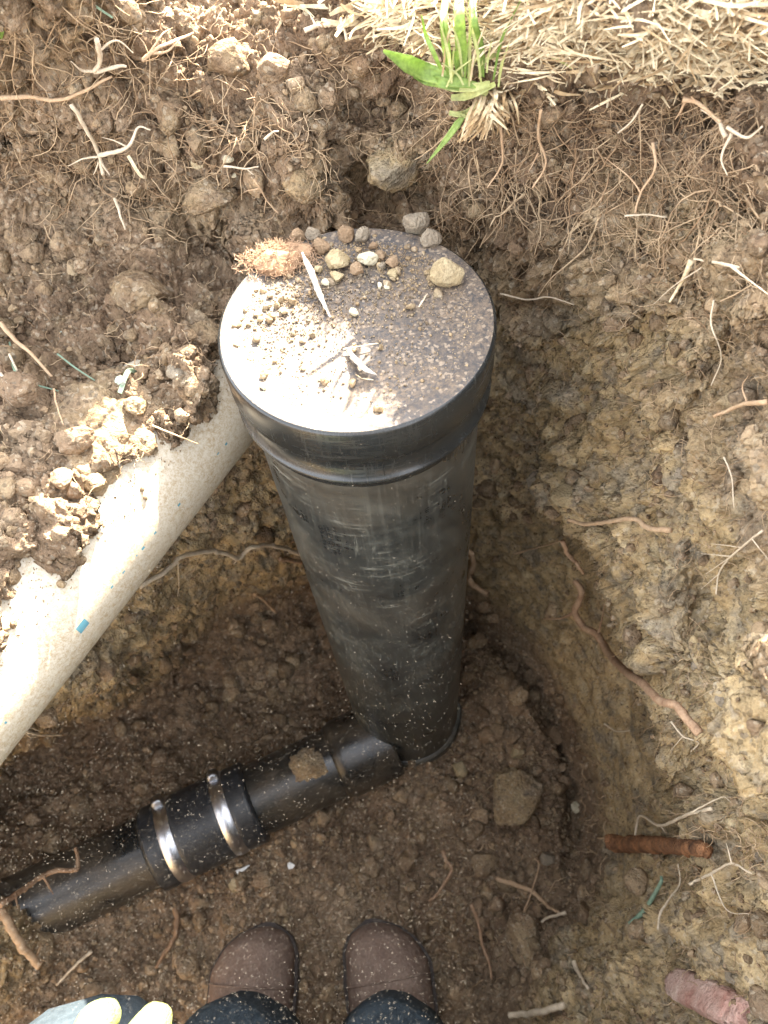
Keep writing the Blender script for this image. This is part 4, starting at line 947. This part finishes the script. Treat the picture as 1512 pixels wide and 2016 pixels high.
# root hairs (stuff)
bt = Batch()
def hairs(n, x0, x1, y0, y1, ln, rpx, down=1.0, curl=1.0):
    for _ in range(n):
        px, py = rnd.uniform(x0, x1), rnd.uniform(y0, y1)
        if abs(px - 705) < 285 and 440 < py < 860: continue
        k = idx_at(CAM + ray(px, py)); p = TP[k].copy(); n_ = TN[k]; r0 = rpx * np.linalg.norm(p - CAM) / FPX
        v = n_ * .5 + np.array([rnd.gauss(0, .7) * curl, rnd.gauss(0, .4) * curl, -down * rnd.uniform(.3, 1)]); P = [p - n_ * .003]
        m_ = rnd.randint(5, 11); st = ln * rnd.uniform(.4, 1.3) / m_
        for q in range(m_):
            v = v / np.linalg.norm(v); P.append(P[-1] + v * st)
            v = v + np.array([rnd.gauss(0, .45) * curl, rnd.gauss(0, .45) * curl, rnd.gauss(-.12 * down, .35)]) * .8
            # keep outside the soil
            kk = idx_at(P[-1]); dl = np.linalg.norm(TP[kk] - CAM) - np.linalg.norm(P[-1] - CAM)
            if dl < .0005: P[-1] = CAM + (P[-1] - CAM) * ((np.linalg.norm(TP[kk] - CAM) - .0015) / np.linalg.norm(P[-1] - CAM))
            elif dl > .012: P[-1] = P[-1] + (P[-1] - CAM) / np.linalg.norm(P[-1] - CAM) * min(dl - .012, .006)
        P = np.array(P); V, Q, T = tube(P, r0 * np.linspace(1, .5, len(P)), 4, cap=False); bt.add(V, Q, None, tint=rnd.uniform(-.6, .8))
hairs(520, 840, 1512, 170, 480, .032, .8, 1.0, 1.3)
hairs(330, 840, 1512, 190, 520, .014, .8, .5, 1.5)
hairs(110, 860, 1512, 200, 450, .045, 1.5, 1.2, .9)
hairs(25, 860, 1512, 200, 450, .05, 2.4, 1.2, .7)
hairs(420, 0, 640, 0, 460, .028, .9, .6)
hairs(130, 0, 560, 40, 460, .04, 1.3, .6)
hairs(170, 640, 860, 150, 430, .02, .9, .8)
hairs(330, 1000, 1512, 450, 1000, .022, .8, .5)
hairs(330, 1150, 1512, 1000, 2016, .022, .8, .4)
hairs(60, 1330, 1450, 1600, 1720, .02, 1.1, .3, 1.4)
hairs(160, 0, 420, 500, 1000, .018, .9, .3)
hairs(60, 300, 620, 1050, 1250, .02, 1.0, .4)
hairs(90, 850, 1200, 1300, 2000, .025, 1.2, .1)
o = bt.build('root_hairs', M['hair']); tag(o, 'fine tangled root hairs hanging from the soil walls', 'roots', kind='stuff')

# ------------------------------------------------------------------ flat blades, straw, grass
def blade(pts, wid, fold=.25, camber=.0):
    """pts: world points, wid: width(s) in m -> V, F (thin strip, closed two-sided with slight thickness)"""
    P = smooth_path(pts, 6); n = len(P); T = np.gradient(P, axis=0); T /= np.linalg.norm(T, axis=1)[:, None] + 1e-12
    view = CAM - P; view /= np.linalg.norm(view, axis=1)[:, None]
    S = np.cross(T, view); S /= np.linalg.norm(S, axis=1)[:, None] + 1e-9
    Nn = np.cross(S, T)
    Wd = np.interp(np.linspace(0, 1, n), np.linspace(0, 1, len(wid)), wid)[:, None] / 2
    th_ = .00018
    rows = [P - S * Wd + Nn * Wd * fold, P - S * Wd * .5 + Nn * Wd * fold * .35, P, P + S * Wd * .5 + Nn * Wd * fold * .35, P + S * Wd + Nn * Wd * fold]
    rows += [r_ - Nn * th_ for r_ in rows[::-1]]
    V = np.stack(rows, 1).reshape(-1, 3); m_ = 10; F_ = []
    for i_ in range(n - 1):
        for k_ in range(m_): F_.append((i_ * m_ + k_, i_ * m_ + (k_ + 1) % m_, (i_ + 1) * m_ + (k_ + 1) % m_, (i_ + 1) * m_ + k_))
    return V, np.array(F_)
GR = .372
gt = empty('grass_plant', tuple(atr(945, 170, GR)), 'bright green grass plant growing on the turf edge above the capped pipe', 'grass')
def gblade(pts, wpx0, mat='leaf', name='grass_blade', parent=gt, fold=.25):
    wpx = [x * .8 for x in wpx0]
    P = [atr(q[0], q[1], q[2] if len(q) > 2 else GR) for q in pts]; d = np.linalg.norm(P[0] - CAM) / FPX
    V, F_ = blade(P, [x * d for x in wpx], fold)
    o = mesh_np(name, V, F_, M[mat], attrs={'tint': np.full(len(V), rnd.uniform(-.3, .4))}); return local(o, parent) if parent else o
gblade([(885, 145), (878, 90), (874, 40), (878, -15, .40), (884, -70, .42)], [14, 18, 16, 13, 5])
gblade([(915, 140), (908, 90), (904, 30), (903, -30, .39), (900, -90, .38)], [18, 24, 22, 16, 4])
gblade([(950, 125), (942, 85), (932, 40), (928, -20, .39), (915, -80, .40)], [14, 20, 17, 12, 4])
gblade([(868, 136), (852, 100), (838, 68, .375), (830, 30, .37)], [7, 10, 8, 2])
gblade([(938, 168), (890, 158), (840, 142, .38), (800, 124, .375), (755, 100, .37)], [12, 26, 36, 34, 6], fold=.4)
gblade([(905, 172), (870, 162), (840, 158, .382), (815, 150, .38)], [14, 22, 20, 8], fold=.4)
gblade([(945, 128), (965, 112), (1000, 100, .38), (1045, 99, .375), (1090, 113, .37), (1128, 136, .37)], [6, 9, 10, 9, 7, 2], mat='leaf_pale')
gblade([(915, 226, .376), (900, 245, .374), (878, 275, .372), (840, 322, .37)], [8, 16, 13, 2])
gblade([(965, 165), (930, 172), (895, 172, .38), (862, 168, .378)], [12, 17, 18, 10], mat='leaf_pale', name='stem', fold=.6)
gblade([(975, 165), (940, 182), (915, 190, .378), (888, 192, .376)], [10, 14, 16, 12], mat='leaf_pale', name='stem', fold=.6)
gblade([(960, 178), (930, 215, .378), (905, 225, .376), (884, 222, .375)], [8, 14, 12, 10], mat='leaf_pale', name='stem', fold=.6)
gblade([(948, 235, .376), (925, 232, .375), (900, 222, .374)], [6, 9, 5], mat='leaf_pale', name='stem')
for a_, b_ in (((905, 150), (893, 100)), ((925, 150), (922, 95)), ((948, 150), (950, 95))): gblade([a_, b_], [13, 9], mat='leaf', name='stem', fold=.9)
gr_ = random.Random(12)
for q in range(16):
    bx = gr_.uniform(868, 985); by = gr_.uniform(140, 172); hx = gr_.uniform(-45, 55); hy = gr_.uniform(40, 170); r1 = GR - gr_.uniform(0, .006)
    gblade([(bx, by, r1), (bx + hx * .3, by - hy * .5, r1), (bx + hx, by - hy, r1 - .005)], [4, gr_.uniform(4, 8), 1.5], mat=gr_.choice(['leaf', 'leaf_pale', 'leaf_pale', 'straw']))
g2 = empty('grass_plant', tuple(atz(1050, 50, .845)), 'small green grass shoot in the dry straw right of the big grass plant', 'grass')
for pts, wp in ((((1040, 50, .41), (1045, 10, .42), (1042, -30, .43)), [8, 12, 5]), (((1060, 48, .41), (1070, 15, .415), (1076, -20, .42)), [8, 10, 4]), (((1045, 55, .41), (1020, 60, .405), (1000, 66, .40)), [5, 7, 2])):
    gblade(pts, wp, mat='leaf', parent=g2)
# straw tuft below the grass plant: a fan of flat fibres
bt = Batch()
for _ in range(95):
    t_ = rnd.random(); bx, by = 955 + rnd.uniform(-15, 45), 172 + rnd.uniform(-5, 35)
    ex, ey = 886 + 135 * t_ + rnd.uniform(-10, 10), 292 - 40 * t_ + rnd.uniform(-25, 15)
    fr_ = rnd.uniform(.5, 1); ex, ey = bx + (ex - bx) * fr_, by + (ey - by) * fr_; r0 = .378 - rnd.uniform(0, .014)
    mx, my = (bx + ex) / 2 + rnd.uniform(-6, 6), (by + ey) / 2 + rnd.uniform(-6, 6)
    V, F_ = blade([atr(bx, by, .384), atr(mx, my, r0), atr(ex, ey, r0 + rnd.uniform(-.003, .005))], [x * .00028 for x in (3, rnd.uniform(3, 8), 2)], .3); bt.add(V, F_, tint=rnd.uniform(-.9, .2))
o = recenter(bt.build('straw_tuft', M['straw'])); tag(o, 'fan of dry tan straw fibres hanging below the green grass plant', 'straw')
# dry straw thatch on the turf (stuff)
bt = Batch()
def thatch(n, x0, x1, y0, y1, ln, wd, hgt, edge=None):
    for _ in range(n):
        px, py = rnd.uniform(x0, x1), rnd.uniform(y0, y1)
        k = idx_at(CAM + ray(px, py)); p = TP[k] + np.array([0, 0, rnd.uniform(0, hgt)])
        if TP[k][2] < .79 or (800 < px < 985 and py > -40 and rnd.random() < .8): continue
        a = rnd.gauss(.1, .9); l_ = ln * rnd.uniform(.35, 1.2); d_ = np.array([math.cos(a), math.sin(a), rnd.gauss(0, .16)])
        c_ = np.array([rnd.gauss(0, .12), rnd.gauss(0, .12), rnd.uniform(-.05, .12)]) * l_
        w_ = wd * rnd.uniform(.4, 1.3)
        V, F_ = blade([p - d_ * l_ / 2, p + c_, p + d_ * l_ / 2], [w_ * .5, w_, w_ * .3], .2); bt.add(V, F_, tint=rnd.uniform(-.8, 1.0))
thatch(5200, 720, 1560, -170, 120, .034, .0013, .010)
thatch(900, 740, 1560, -60, 130, .016, .0024, .005)
thatch(900, 990, 1400, -40, 95, .03, .0014, .030)
thatch(120, 560, 760, -120, 60, .03, .0026, .004)
thatch(500, 880, 1560, 20, 190, .02, .0016, .004)
thatch(2600, 740, 1560, -80, 150, .022, .0008, .012)
o = bt.build('dry_straw', M['straw']); tag(o, 'matted pale dry straw thatch on top of the turf', 'straw', kind='stuff')
# loose grass fragments, left
def strip(pts, wpx, mat, label, lift=.003, name='faded_grass', cat='grass'):
    P = [surf(q[0], q[1], lift) for q in pts]; d = np.linalg.norm(P[0] - CAM) / FPX; V, F_ = blade(P, [x * d for x in wpx], .2)
    o = recenter(mesh_np(name, V, F_, M[mat], attrs={'tint': np.zeros(len(V))})); return tag(o, label, cat)
strip([(188, 0), (205, 22), (226, 46)], [4, 5, 3], 'leaf_blue', 'faded blue-green grass blade at the top left of the bank', .012)
strip([(248, 702), (242, 730), (222, 760)], [6, 9, 8], 'leaf_blue', 'curved faded green leaf strip below the blue shard', .006)
strip([(105, 690), (140, 705), (172, 722)], [3, 3, 2], 'leaf_blue', 'thin faded green straw left of the blue shard', .006)
strip([(0, 655), (45, 748), (100, 752)], [3, 4, 2], 'leaf_blue', 'thin dull green stem across the brown twig', .005)
strip([(3, 95), (5, 75), (8, 60)], [5, 7, 4], 'leaf', 'short green blade at the top left frame edge', .006)
strip([(258, 305), (275, 330), (290, 345)], [6, 6, 4], 'straw', 'tan straw piece right of the star-shaped white root', .008, 'straw_stalk', 'straw')
# wood splinters on the cap
def splinter(pts, wpx, mat, label, name='wood_splinter', h=.003):
    P = [atz(q[0], q[1], LZ + q[2]) for q in pts]; P2 = smooth_path(P, 8); d = np.linalg.norm(P[0] - CAM) / FPX; n_ = len(P2)
    Wd = np.interp(np.linspace(0, 1, n_), np.linspace(0, 1, len(wpx)), wpx) * d / 2 * (1 + .2 * fbm(P2, 500, 7, 2))
    V, Q, T = tube(P2, Wd, 8, flat=.35); V = V + .0004 * np.stack([fbm(V, 400, 3 + q, 3) for q in range(3)], 1)
    o = recenter(mesh_np(name, V, [Q, T], M[mat], attrs={'tint': np.zeros(len(V))})); return tag(o, label, 'wood')
splinter([(594, 496, .016), (612, 535, .010), (628, 575, .004), (650, 625, .002)], [5, 16, 14, 3], 'wood', 'long grey wood splinter lying across the back left of the cap')
splinter([(686, 690, .002), (705, 712, .004), (722, 728, .004), (742, 738, .002)], [6, 17, 13, 4], 'wood', 'short sunlit wood splinter in the middle of the cap')
splinter([(676, 688, .002), (700, 682, .003), (745, 676, .002)], [3, 4, 2], 'straw', 'yellow straw piece above the short sunlit splinter', 'straw_stalk')
splinter([(824, 605, .001), (832, 592, .003), (842, 578, .002)], [3, 3, 2], 'root_pale', 'tiny white root fragment below the largest stone on the cap', 'root')
splinter([(700, 738, .002), (715, 745, .004), (735, 748, .002)], [3, 3, 2], 'straw', 'thin straw bit under the short sunlit splinter', 'straw_stalk')
# fibrous root mat on the cap's back left
bt = Batch(); cc = atz(548, 522, LZ)
V, F_ = rock(cc + [0, 0, .003], (.016, .010, .007), 777, rough=.5, craggy=1.2, n=5); bt.add(V, None, F_, tint=-.2)
mat_ = bt.build('root_mat', M['root_dark']); recenter(mat_); tag(mat_, 'clump of reddish fibrous root mat on the back left rim of the cap', 'root')
bt = Batch()
for _ in range(420):
    a = rnd.uniform(0, 6.28); q = math.sqrt(rnd.random()); p = cc + np.array([.024 * q * math.cos(a) + .001, .014 * q * math.sin(a) + .002, .001 + .010 * (1 - q)])
    P = [p]; v = np.array([rnd.gauss(0, 1), rnd.gauss(0, 1), rnd.gauss(.3, .5)])
    for _k in range(5): v = v / np.linalg.norm(v); P.append(P[-1] + v * .0013); v = v + np.array([rnd.gauss(0, .6) for _z in range(3)])
    P = np.array(P); P[:, 2] = np.maximum(P[:, 2], LZ + .0003); V, Q, T = tube(P, .00018, 4, cap=False); bt.add(V, Q, None, tint=rnd.uniform(-.5, .5))
o = bt.build('fibre_fringe', M['root_red']); o.parent = mat_; o.matrix_parent_inverse = Matrix.Translation(-Vector(mat_.location))

# ------------------------------------------------------------------ odd pieces
def shard(pts, thick, mat, label, name, cat, lift=.004):
    P = [surf(q[0], q[1], lift) for q in pts]; c = np.mean(P, 0); n_ = CAM - c; n_ /= np.linalg.norm(n_)
    P = [p - n_ * ((p - c) @ n_) * .6 for p in P]
    k_ = len(P); V = np.array(P + [p - n_ * thick for p in P]); fs = []
    bm = bmesh.new(); vs = [bm.verts.new(v) for v in V]
    bm.faces.new(vs[:k_]); bm.faces.new(vs[k_:][::-1])
    for q in range(k_): bm.faces.new((vs[q], vs[k_ + q], vs[k_ + (q + 1) % k_], vs[(q + 1) % k_]))
    bmesh.ops.recalc_face_normals(bm, faces=bm.faces); bmesh.ops.bevel(bm, geom=list(bm.edges), offset=thick * .15, segments=2, affect='EDGES', profile=.5)
    me = bpy.data.meshes.new(name); bm.to_mesh(me); bm.free(); me.materials.append(M[mat]); o = bpy.data.objects.new(name, me); COL.objects.link(o); recenter(o)
    return tag(o, label, cat)
shard([(231, 690), (243, 685), (252, 690), (247, 706), (234, 707)], .002, 'blue_chip', 'small shiny blue shard on the left shelf', 'glass_shard', 'shard', .006)
shard([(458, 1716), (484, 1703), (487, 1706), (470, 1726)], .004, 'white_chip', 'wedge-shaped white plastic chip on the floor below the coupling', 'plastic_chip', 'chip', .008)
shard([(562, 1706), (572, 1700), (581, 1705), (578, 1714), (565, 1716)], .005, 'white_chip', 'roundish white chip on the floor right of the wedge-shaped chip', 'plastic_chip', 'chip', .005)
# brick shard: long slab
c = surf(1372, 1962, .011); e1 = surf(1290, 1922, .014); e2 = surf(1455, 2015, .010); dl = (e2 - e1); Ld = np.linalg.norm(dl); dl /= Ld
vw = CAM - c; vw /= np.linalg.norm(vw); sd = np.cross(dl, vw); sd /= np.linalg.norm(sd); nn_ = np.cross(sd, dl)
if nn_ @ vw < 0: nn_ = -nn_
Vb, Fb = ico(5); K = 1 + .10 * fbm(Vb * 1.0 + 5, 2.2, 5, 4) + .03 * fbm(Vb + 9, 9, 6, 3)
Vs = np.sign(Vb) * np.abs(Vb) ** np.array([.75, .5, .5]); Vs = Vs * K[:, None] * (1 + .10 * fbm(Vb * [3, 1, 1], 3.1, 8, 4, .65))[:, None]; Vs[:, 2] += .25 * Vs[:, 1]
Wb = c + Vs[:, :1] * dl * Ld * .55 + Vs[:, 1:2] * sd * .0115 + Vs[:, 2:3] * nn_ * .009
tag(recenter(mesh_np('brick_shard', Wb, Fb, M['brick'], attrs={'tint': np.zeros(len(Wb))})), 'long pinkish red brick shard lodged in the lower right slope', 'brick')

# ------------------------------------------------------------------ person (boots, jeans, glove at the bottom edge)
def skinned(name, chains, mat, sub=2):
    """chains: list of [(x,y,z,r), ...]; chains after the first start at an existing joint of an earlier one (same coordinates)"""
    bm = bmesh.new(); lay = bm.verts.layers.skin.verify(); known = {}
    first = True
    for ch in chains:
        prev = None
        for (x, y, z, r) in ch:
            key = (round(x, 4), round(y, 4), round(z, 4)); v = known.get(key)
            if v is None:
                v = bm.verts.new((x, y, z)); v[lay].radius = (r, r) if not isinstance(r, tuple) else r; known[key] = v
                if first: v[lay].use_root = True; first = False
            if prev is not None and prev is not v and bm.edges.get((prev, v)) is None: bm.edges.new((prev, v))
            prev = v
    me = bpy.data.meshes.new(name); bm.to_mesh(me); bm.free(); o = bpy.data.objects.new(name, me); COL.objects.link(o)
    md = o.modifiers.new('skin', 'SKIN'); md.use_smooth_shade = True
    s_ = o.modifiers.new('sub', 'SUBSURF'); s_.levels = sub; s_.render_levels = sub
    dg = bpy.context.evaluated_depsgraph_get(); ev = o.evaluated_get(dg); m2 = bpy.data.meshes.new_from_object(ev)
    o.modifiers.clear(); o.data = m2; m2.materials.clear(); m2.materials.append(mat)
    for p_ in m2.polygons: p_.use_smooth = True
    return o
person = empty('person', (-.13, -.08, 0), 'person squatting in blue jeans and brown leather boots, pale yellow glove on one knee', 'person')
pel = (-.13, -.50, .42, .13); 
LK = (-.236, -.032, .455, .068); RK = (.03, -.17, .50, .066)
chains = [[pel, (-.12, -.50, .58, .125), (-.11, -.47, .74, .14), (-.10, -.44, .86, .13), (-.09, -.42, .95, .06), (-.09, -.40, 1.00, .055)],
          [pel, (-.19, -.44, .43, .095), (-.235, -.24, .46, .078), LK, (-.245, -.085, .30, .060), (-.212, -.085, .17, .056), (-.197, -.085, .105, .058)],
          [pel, (-.07, -.46, .44, .095), (-.01, -.32, .49, .078), RK, (.0, -.145, .32, .060), (-.03, -.105, .17, .056), (-.042, -.085, .105, .058)],
          [(-.10, -.44, .86, .13), (-.26, -.42, .86, .055), (-.33, -.30, .68, .045), (-.20, -.14, .60, .033)],
          [(-.10, -.44, .86, .13), (.06, -.42, .87, .055), (.12, -.30, .80, .045), (.07, -.13, 1.0, .03)]]
body = local(skinned('body', chains, M['denim']), person)
# cloth folds on the jeans
me = body.data; a = np.empty(len(me.vertices) * 3, np.float32); me.vertices.foreach_get('co', a); a = a.reshape(-1, 3); nv = np.empty(len(a) * 3, np.float32); me.vertices.foreach_get('normal', nv); nv = nv.reshape(-1, 3)
a += nv * (.006 * fbm(a * [1, 1, 2.2], 16, 5, 3))[:, None]; me.vertices.foreach_set('co', a.ravel())
V, F_ = ico(4); hd = V * (.078, .095, .115); hd[:, 1] += .02 * np.exp(-((V[:, 0] / .25) ** 2 + ((V[:, 2] + .1) / .3) ** 2)) * (V[:, 1] > 0)
local(mesh_np('head', hd + [-.09, -.36, 1.13], F_, M['skin']), person)
V, F_ = ico(4); k_ = (V[:, 2] > .1) | (V[:, 1] < -.3); local(mesh_np('hair', V * (.084, .10, .12) + [-.09, -.37, 1.14], F_[k_[F_].all(1)], M['lace']), person)
def boot(cx, cy, ang, mirror):
    """toe at the origin end; built along +y, then turned; length .30"""
    ns, nr = 40, 28; V = []
    for i_ in range(ns):
        t_ = i_ / (ns - 1)                     # 0 heel .. 1 toe
        y = -.29 + .29 * (1 - (1 - t_) ** 1.15 if t_ < 1 else 1)
        u_ = t_
        wd = np.interp(u_, [0, .04, .15, .4, .62, .78, .88, .95, .985, 1], [.012, .028, .035, .035, .047, .048, .041, .028, .015, .002])
        ht = np.interp(u_, [0, .04, .2, .38, .5, .65, .8, .9, .97, 1], [.06, .125, .135, .130, .100, .078, .066, .058, .036, .012])
        cxo = np.interp(u_, [0, .5, .8, 1], [0, .002, .004, -.008]) * (1 if mirror else -1)
        for k_ in range(nr):
            a_ = 2 * math.pi * k_ / nr; ca, sa = math.cos(a_), math.sin(a_)
            x = wd * (abs(ca) ** .75) * (1 if ca > 0 else -1); z = (ht - .012) * (abs(sa) ** .8) if sa > 0 else -.004 * abs(sa)
            x *= 1 - .25 * max(0, sa) * (1 if u_ < .5 else .4)
            V.append((cxo + x, y, .018 + z))
    V = np.array(V); V[:, 2] += .0018 * fbm(V, 40, 7, 3) * (V[:, 2] > .03)
    # creases over the instep
    V[:, 2] -= .0022 * np.exp(-((np.sin(V[:, 1] * 260)) ** 2) * 3) * ((V[:, 1] > -.135) & (V[:, 1] < -.085)) * (V[:, 2] > .04)
    ii = np.arange(ns * nr).reshape(ns, nr); Fq = []
    for i_ in range(ns - 1):
        for k_ in range(nr): Fq.append((ii[i_, k_], ii[i_ + 1, k_], ii[i_ + 1, (k_ + 1) % nr], ii[i_, (k_ + 1) % nr]))
    R = rotm(0, 0, ang)
    off = np.array([cx, cy, .005]); up_ = mesh_np('boot', V @ R.T + off, np.array(Fq), M['leather']); local(up_, person)
    # sole: outline slightly wider
    O = []; 
    for i_ in range(ns):
        row = V[i_ * nr:(i_ + 1) * nr]; c0 = row[:, 0].mean(); wd = (row[:, 0].max() - row[:, 0].min()) / 2 + .0035; y = row[0, 1] + (.004 if i_ == ns - 1 else (-.004 if i_ == 0 else 0)); O.append((c0, wd, y))
    SV = []; 
    for c0, wd, y in O:
        for (sx_, zz) in ((-1, 0), (-1, .020), (1, .020), (1, 0)): SV.append((c0 + sx_ * wd, y, zz))
    SF = []
    for i_ in range(ns - 1):
        for k_ in range(4): SF.append((i_ * 4 + k_, (i_ + 1) * 4 + k_, (i_ + 1) * 4 + (k_ + 1) % 4, i_ * 4 + (k_ + 1) % 4))
    SF += [(0, 1, 2, 3), ((ns - 1) * 4 + 3, (ns - 1) * 4 + 2, (ns - 1) * 4 + 1, (ns - 1) * 4)]
    so_ = mesh_np('sole', np.array(SV) @ R.T + off, np.array(SF), M['sole'], smooth=False); so_.parent = up_
    pts_ = V[29 * nr:29 * nr + nr // 2 + 1] * [1.0, 1, 1.0] + [0, 0, .0008]
    V3, Q3, T3 = tube(pts_ @ R.T + off, .0011, 6); sm_ = mesh_np('seam', V3, [Q3, T3], M['leather']); sm_.parent = up_
    # seam and laces
    bt_ = Batch()
    for q in range(4):
        y = -.118 - q * .017; h_ = np.interp(-y, [.09, .12, .17], [.083, .098, .125]) + .010; P = [(-.022, y - .004, h_ - .012), (0, y, h_), (.022, y + .004, h_ - .012)]
        V2, Q2, T2 = tube(smooth_path(P, 4) @ R.T + off, .0022, 6); bt_.add(V2, Q2, T2)
    lc = bt_.build('lace', M['lace']); lc.parent = up_
boot(-.201, .060, math.radians(-9), False)
boot(-.066, .050, math.radians(3), True)
# jeans hems
def hem(c, r, h_, ang):
    V, Fq = revolve([(r * 1.02, 0), (r * 1.06, .004), (r * 1.05, .03), (r, h_), (r * .93, h_ + .015), (r * .5, h_ + .03), (.001, h_ + .03)], 48); V = V * [1, 1.25, 1]; V[:, 2] += .012 * np.sin(np.arctan2(V[:, 1], V[:, 0]) * 1 + ang) + .003 * fbm(V, 30, 4, 3)
    V[:, :2] *= (1 + .06 * fbm(V, 22, 9, 3))[:, None]
    local(mesh_np('trouser_hem', V + c, Fq, M['denim']), person)
hem((-.208, -.088, .085), .064, .10, 4.6); hem((-.058, -.100, .085), .062, .10, 4.6)
# gloved hand on the left knee
hc = np.array([-.164, -.071, .60])
def fin(dx, ln, dr): 
    b0 = hc + [dx, .022, .012]; return [tuple(hc) + (.017,), tuple(b0) + (.013,), tuple(b0 + np.array([dr, .024 * ln, .004])) + (.0115,), tuple(b0 + np.array([dr * 1.5, .042 * ln, -.012])) + (.0105,), tuple(b0 + np.array([dr * 1.5, .046 * ln, -.032 * ln])) + (.0085,)]
chains = [[(-.20, -.14, .60, .028), tuple(hc) + (.017,)]] + [fin(-.036, .45, -.004), fin(-.004, .98, -.002), fin(.016, .92, .003), fin(.036, .35, .004)] + \
         [[tuple(hc) + (.017,), tuple(hc + [.030, -.012, -.004]) + (.014,), tuple(hc + [.048, .008, -.016]) + (.012,), tuple(hc + [.052, .026, -.028]) + (.0095,)]]
gl = local(skinned('glove', chains, M['glove'], 3), person)
me = gl.data; a = np.empty(len(me.vertices) * 3, np.float32); me.vertices.foreach_get('co', a); a = a.reshape(-1, 3); nv = np.empty(len(a) * 3, np.float32); me.vertices.foreach_get('normal', nv); nv = nv.reshape(-1, 3)
a += nv * (.0022 * fbm(a, 60, 5, 3) + .0014 * np.sin(a[:, 1] * 520 + 3 * fbm(a, 40, 8, 2)) * (a[:, 1] < -.02))[:, None]; me.vertices.foreach_set('co', a.ravel())

# ------------------------------------------------------------------ dust in the air
bt = []; NM = 46000
tet = np.array([[1, 1, 1], [-1, -1, 1], [-1, 1, -1], [1, -1, -1]]) * .6; tf = np.array([[0, 1, 2], [0, 3, 1], [0, 2, 3], [1, 3, 2]])
VV = []; FF = []; cnt = 0
pxs = RNG.uniform(-60, 960, NM * 12); pys = RNG.uniform(780, 2060, NM * 12)
for k in range(NM * 12):
    if cnt >= NM: break
    px, py = pxs[k], pys[k]; d = ray(px, py); d = d / np.linalg.norm(d); dm = dist_at(px, py)
    if rnd.random() < .45 * max(0, (1150 - py) / 370): continue
    if px > 880 and rnd.random() < (px - 880) / 80: continue
    t_ = rnd.uniform(.22, min(dm - .02, .95)); p = CAM + d * t_
    if p[2] < .80 - (.40 - p[1]) * .95 and rnd.random() < .85: continue
    if p[2] > .76 or math.hypot(p[0] - BX, p[1] - BY) < RC + .004: continue
    s = .000036 * min(rnd.paretovariate(1.4), 4.5) * .88 * (.5 + t_)
    st = np.array([1.0, 1.0, 1.0]); st[rnd.randrange(3)] = rnd.uniform(1, 2.6)
    VV.append((tet * st * s) @ rotm(rnd.uniform(0, 6), rnd.uniform(0, 6), 0).T + p); FF.append(tf + cnt * 4); cnt += 1
o = mesh_np('dust', np.vstack(VV), np.vstack(FF), M['dust'], smooth=False); tag(o, 'fine sunlit dust motes floating in the pit', 'dust', kind='stuff')
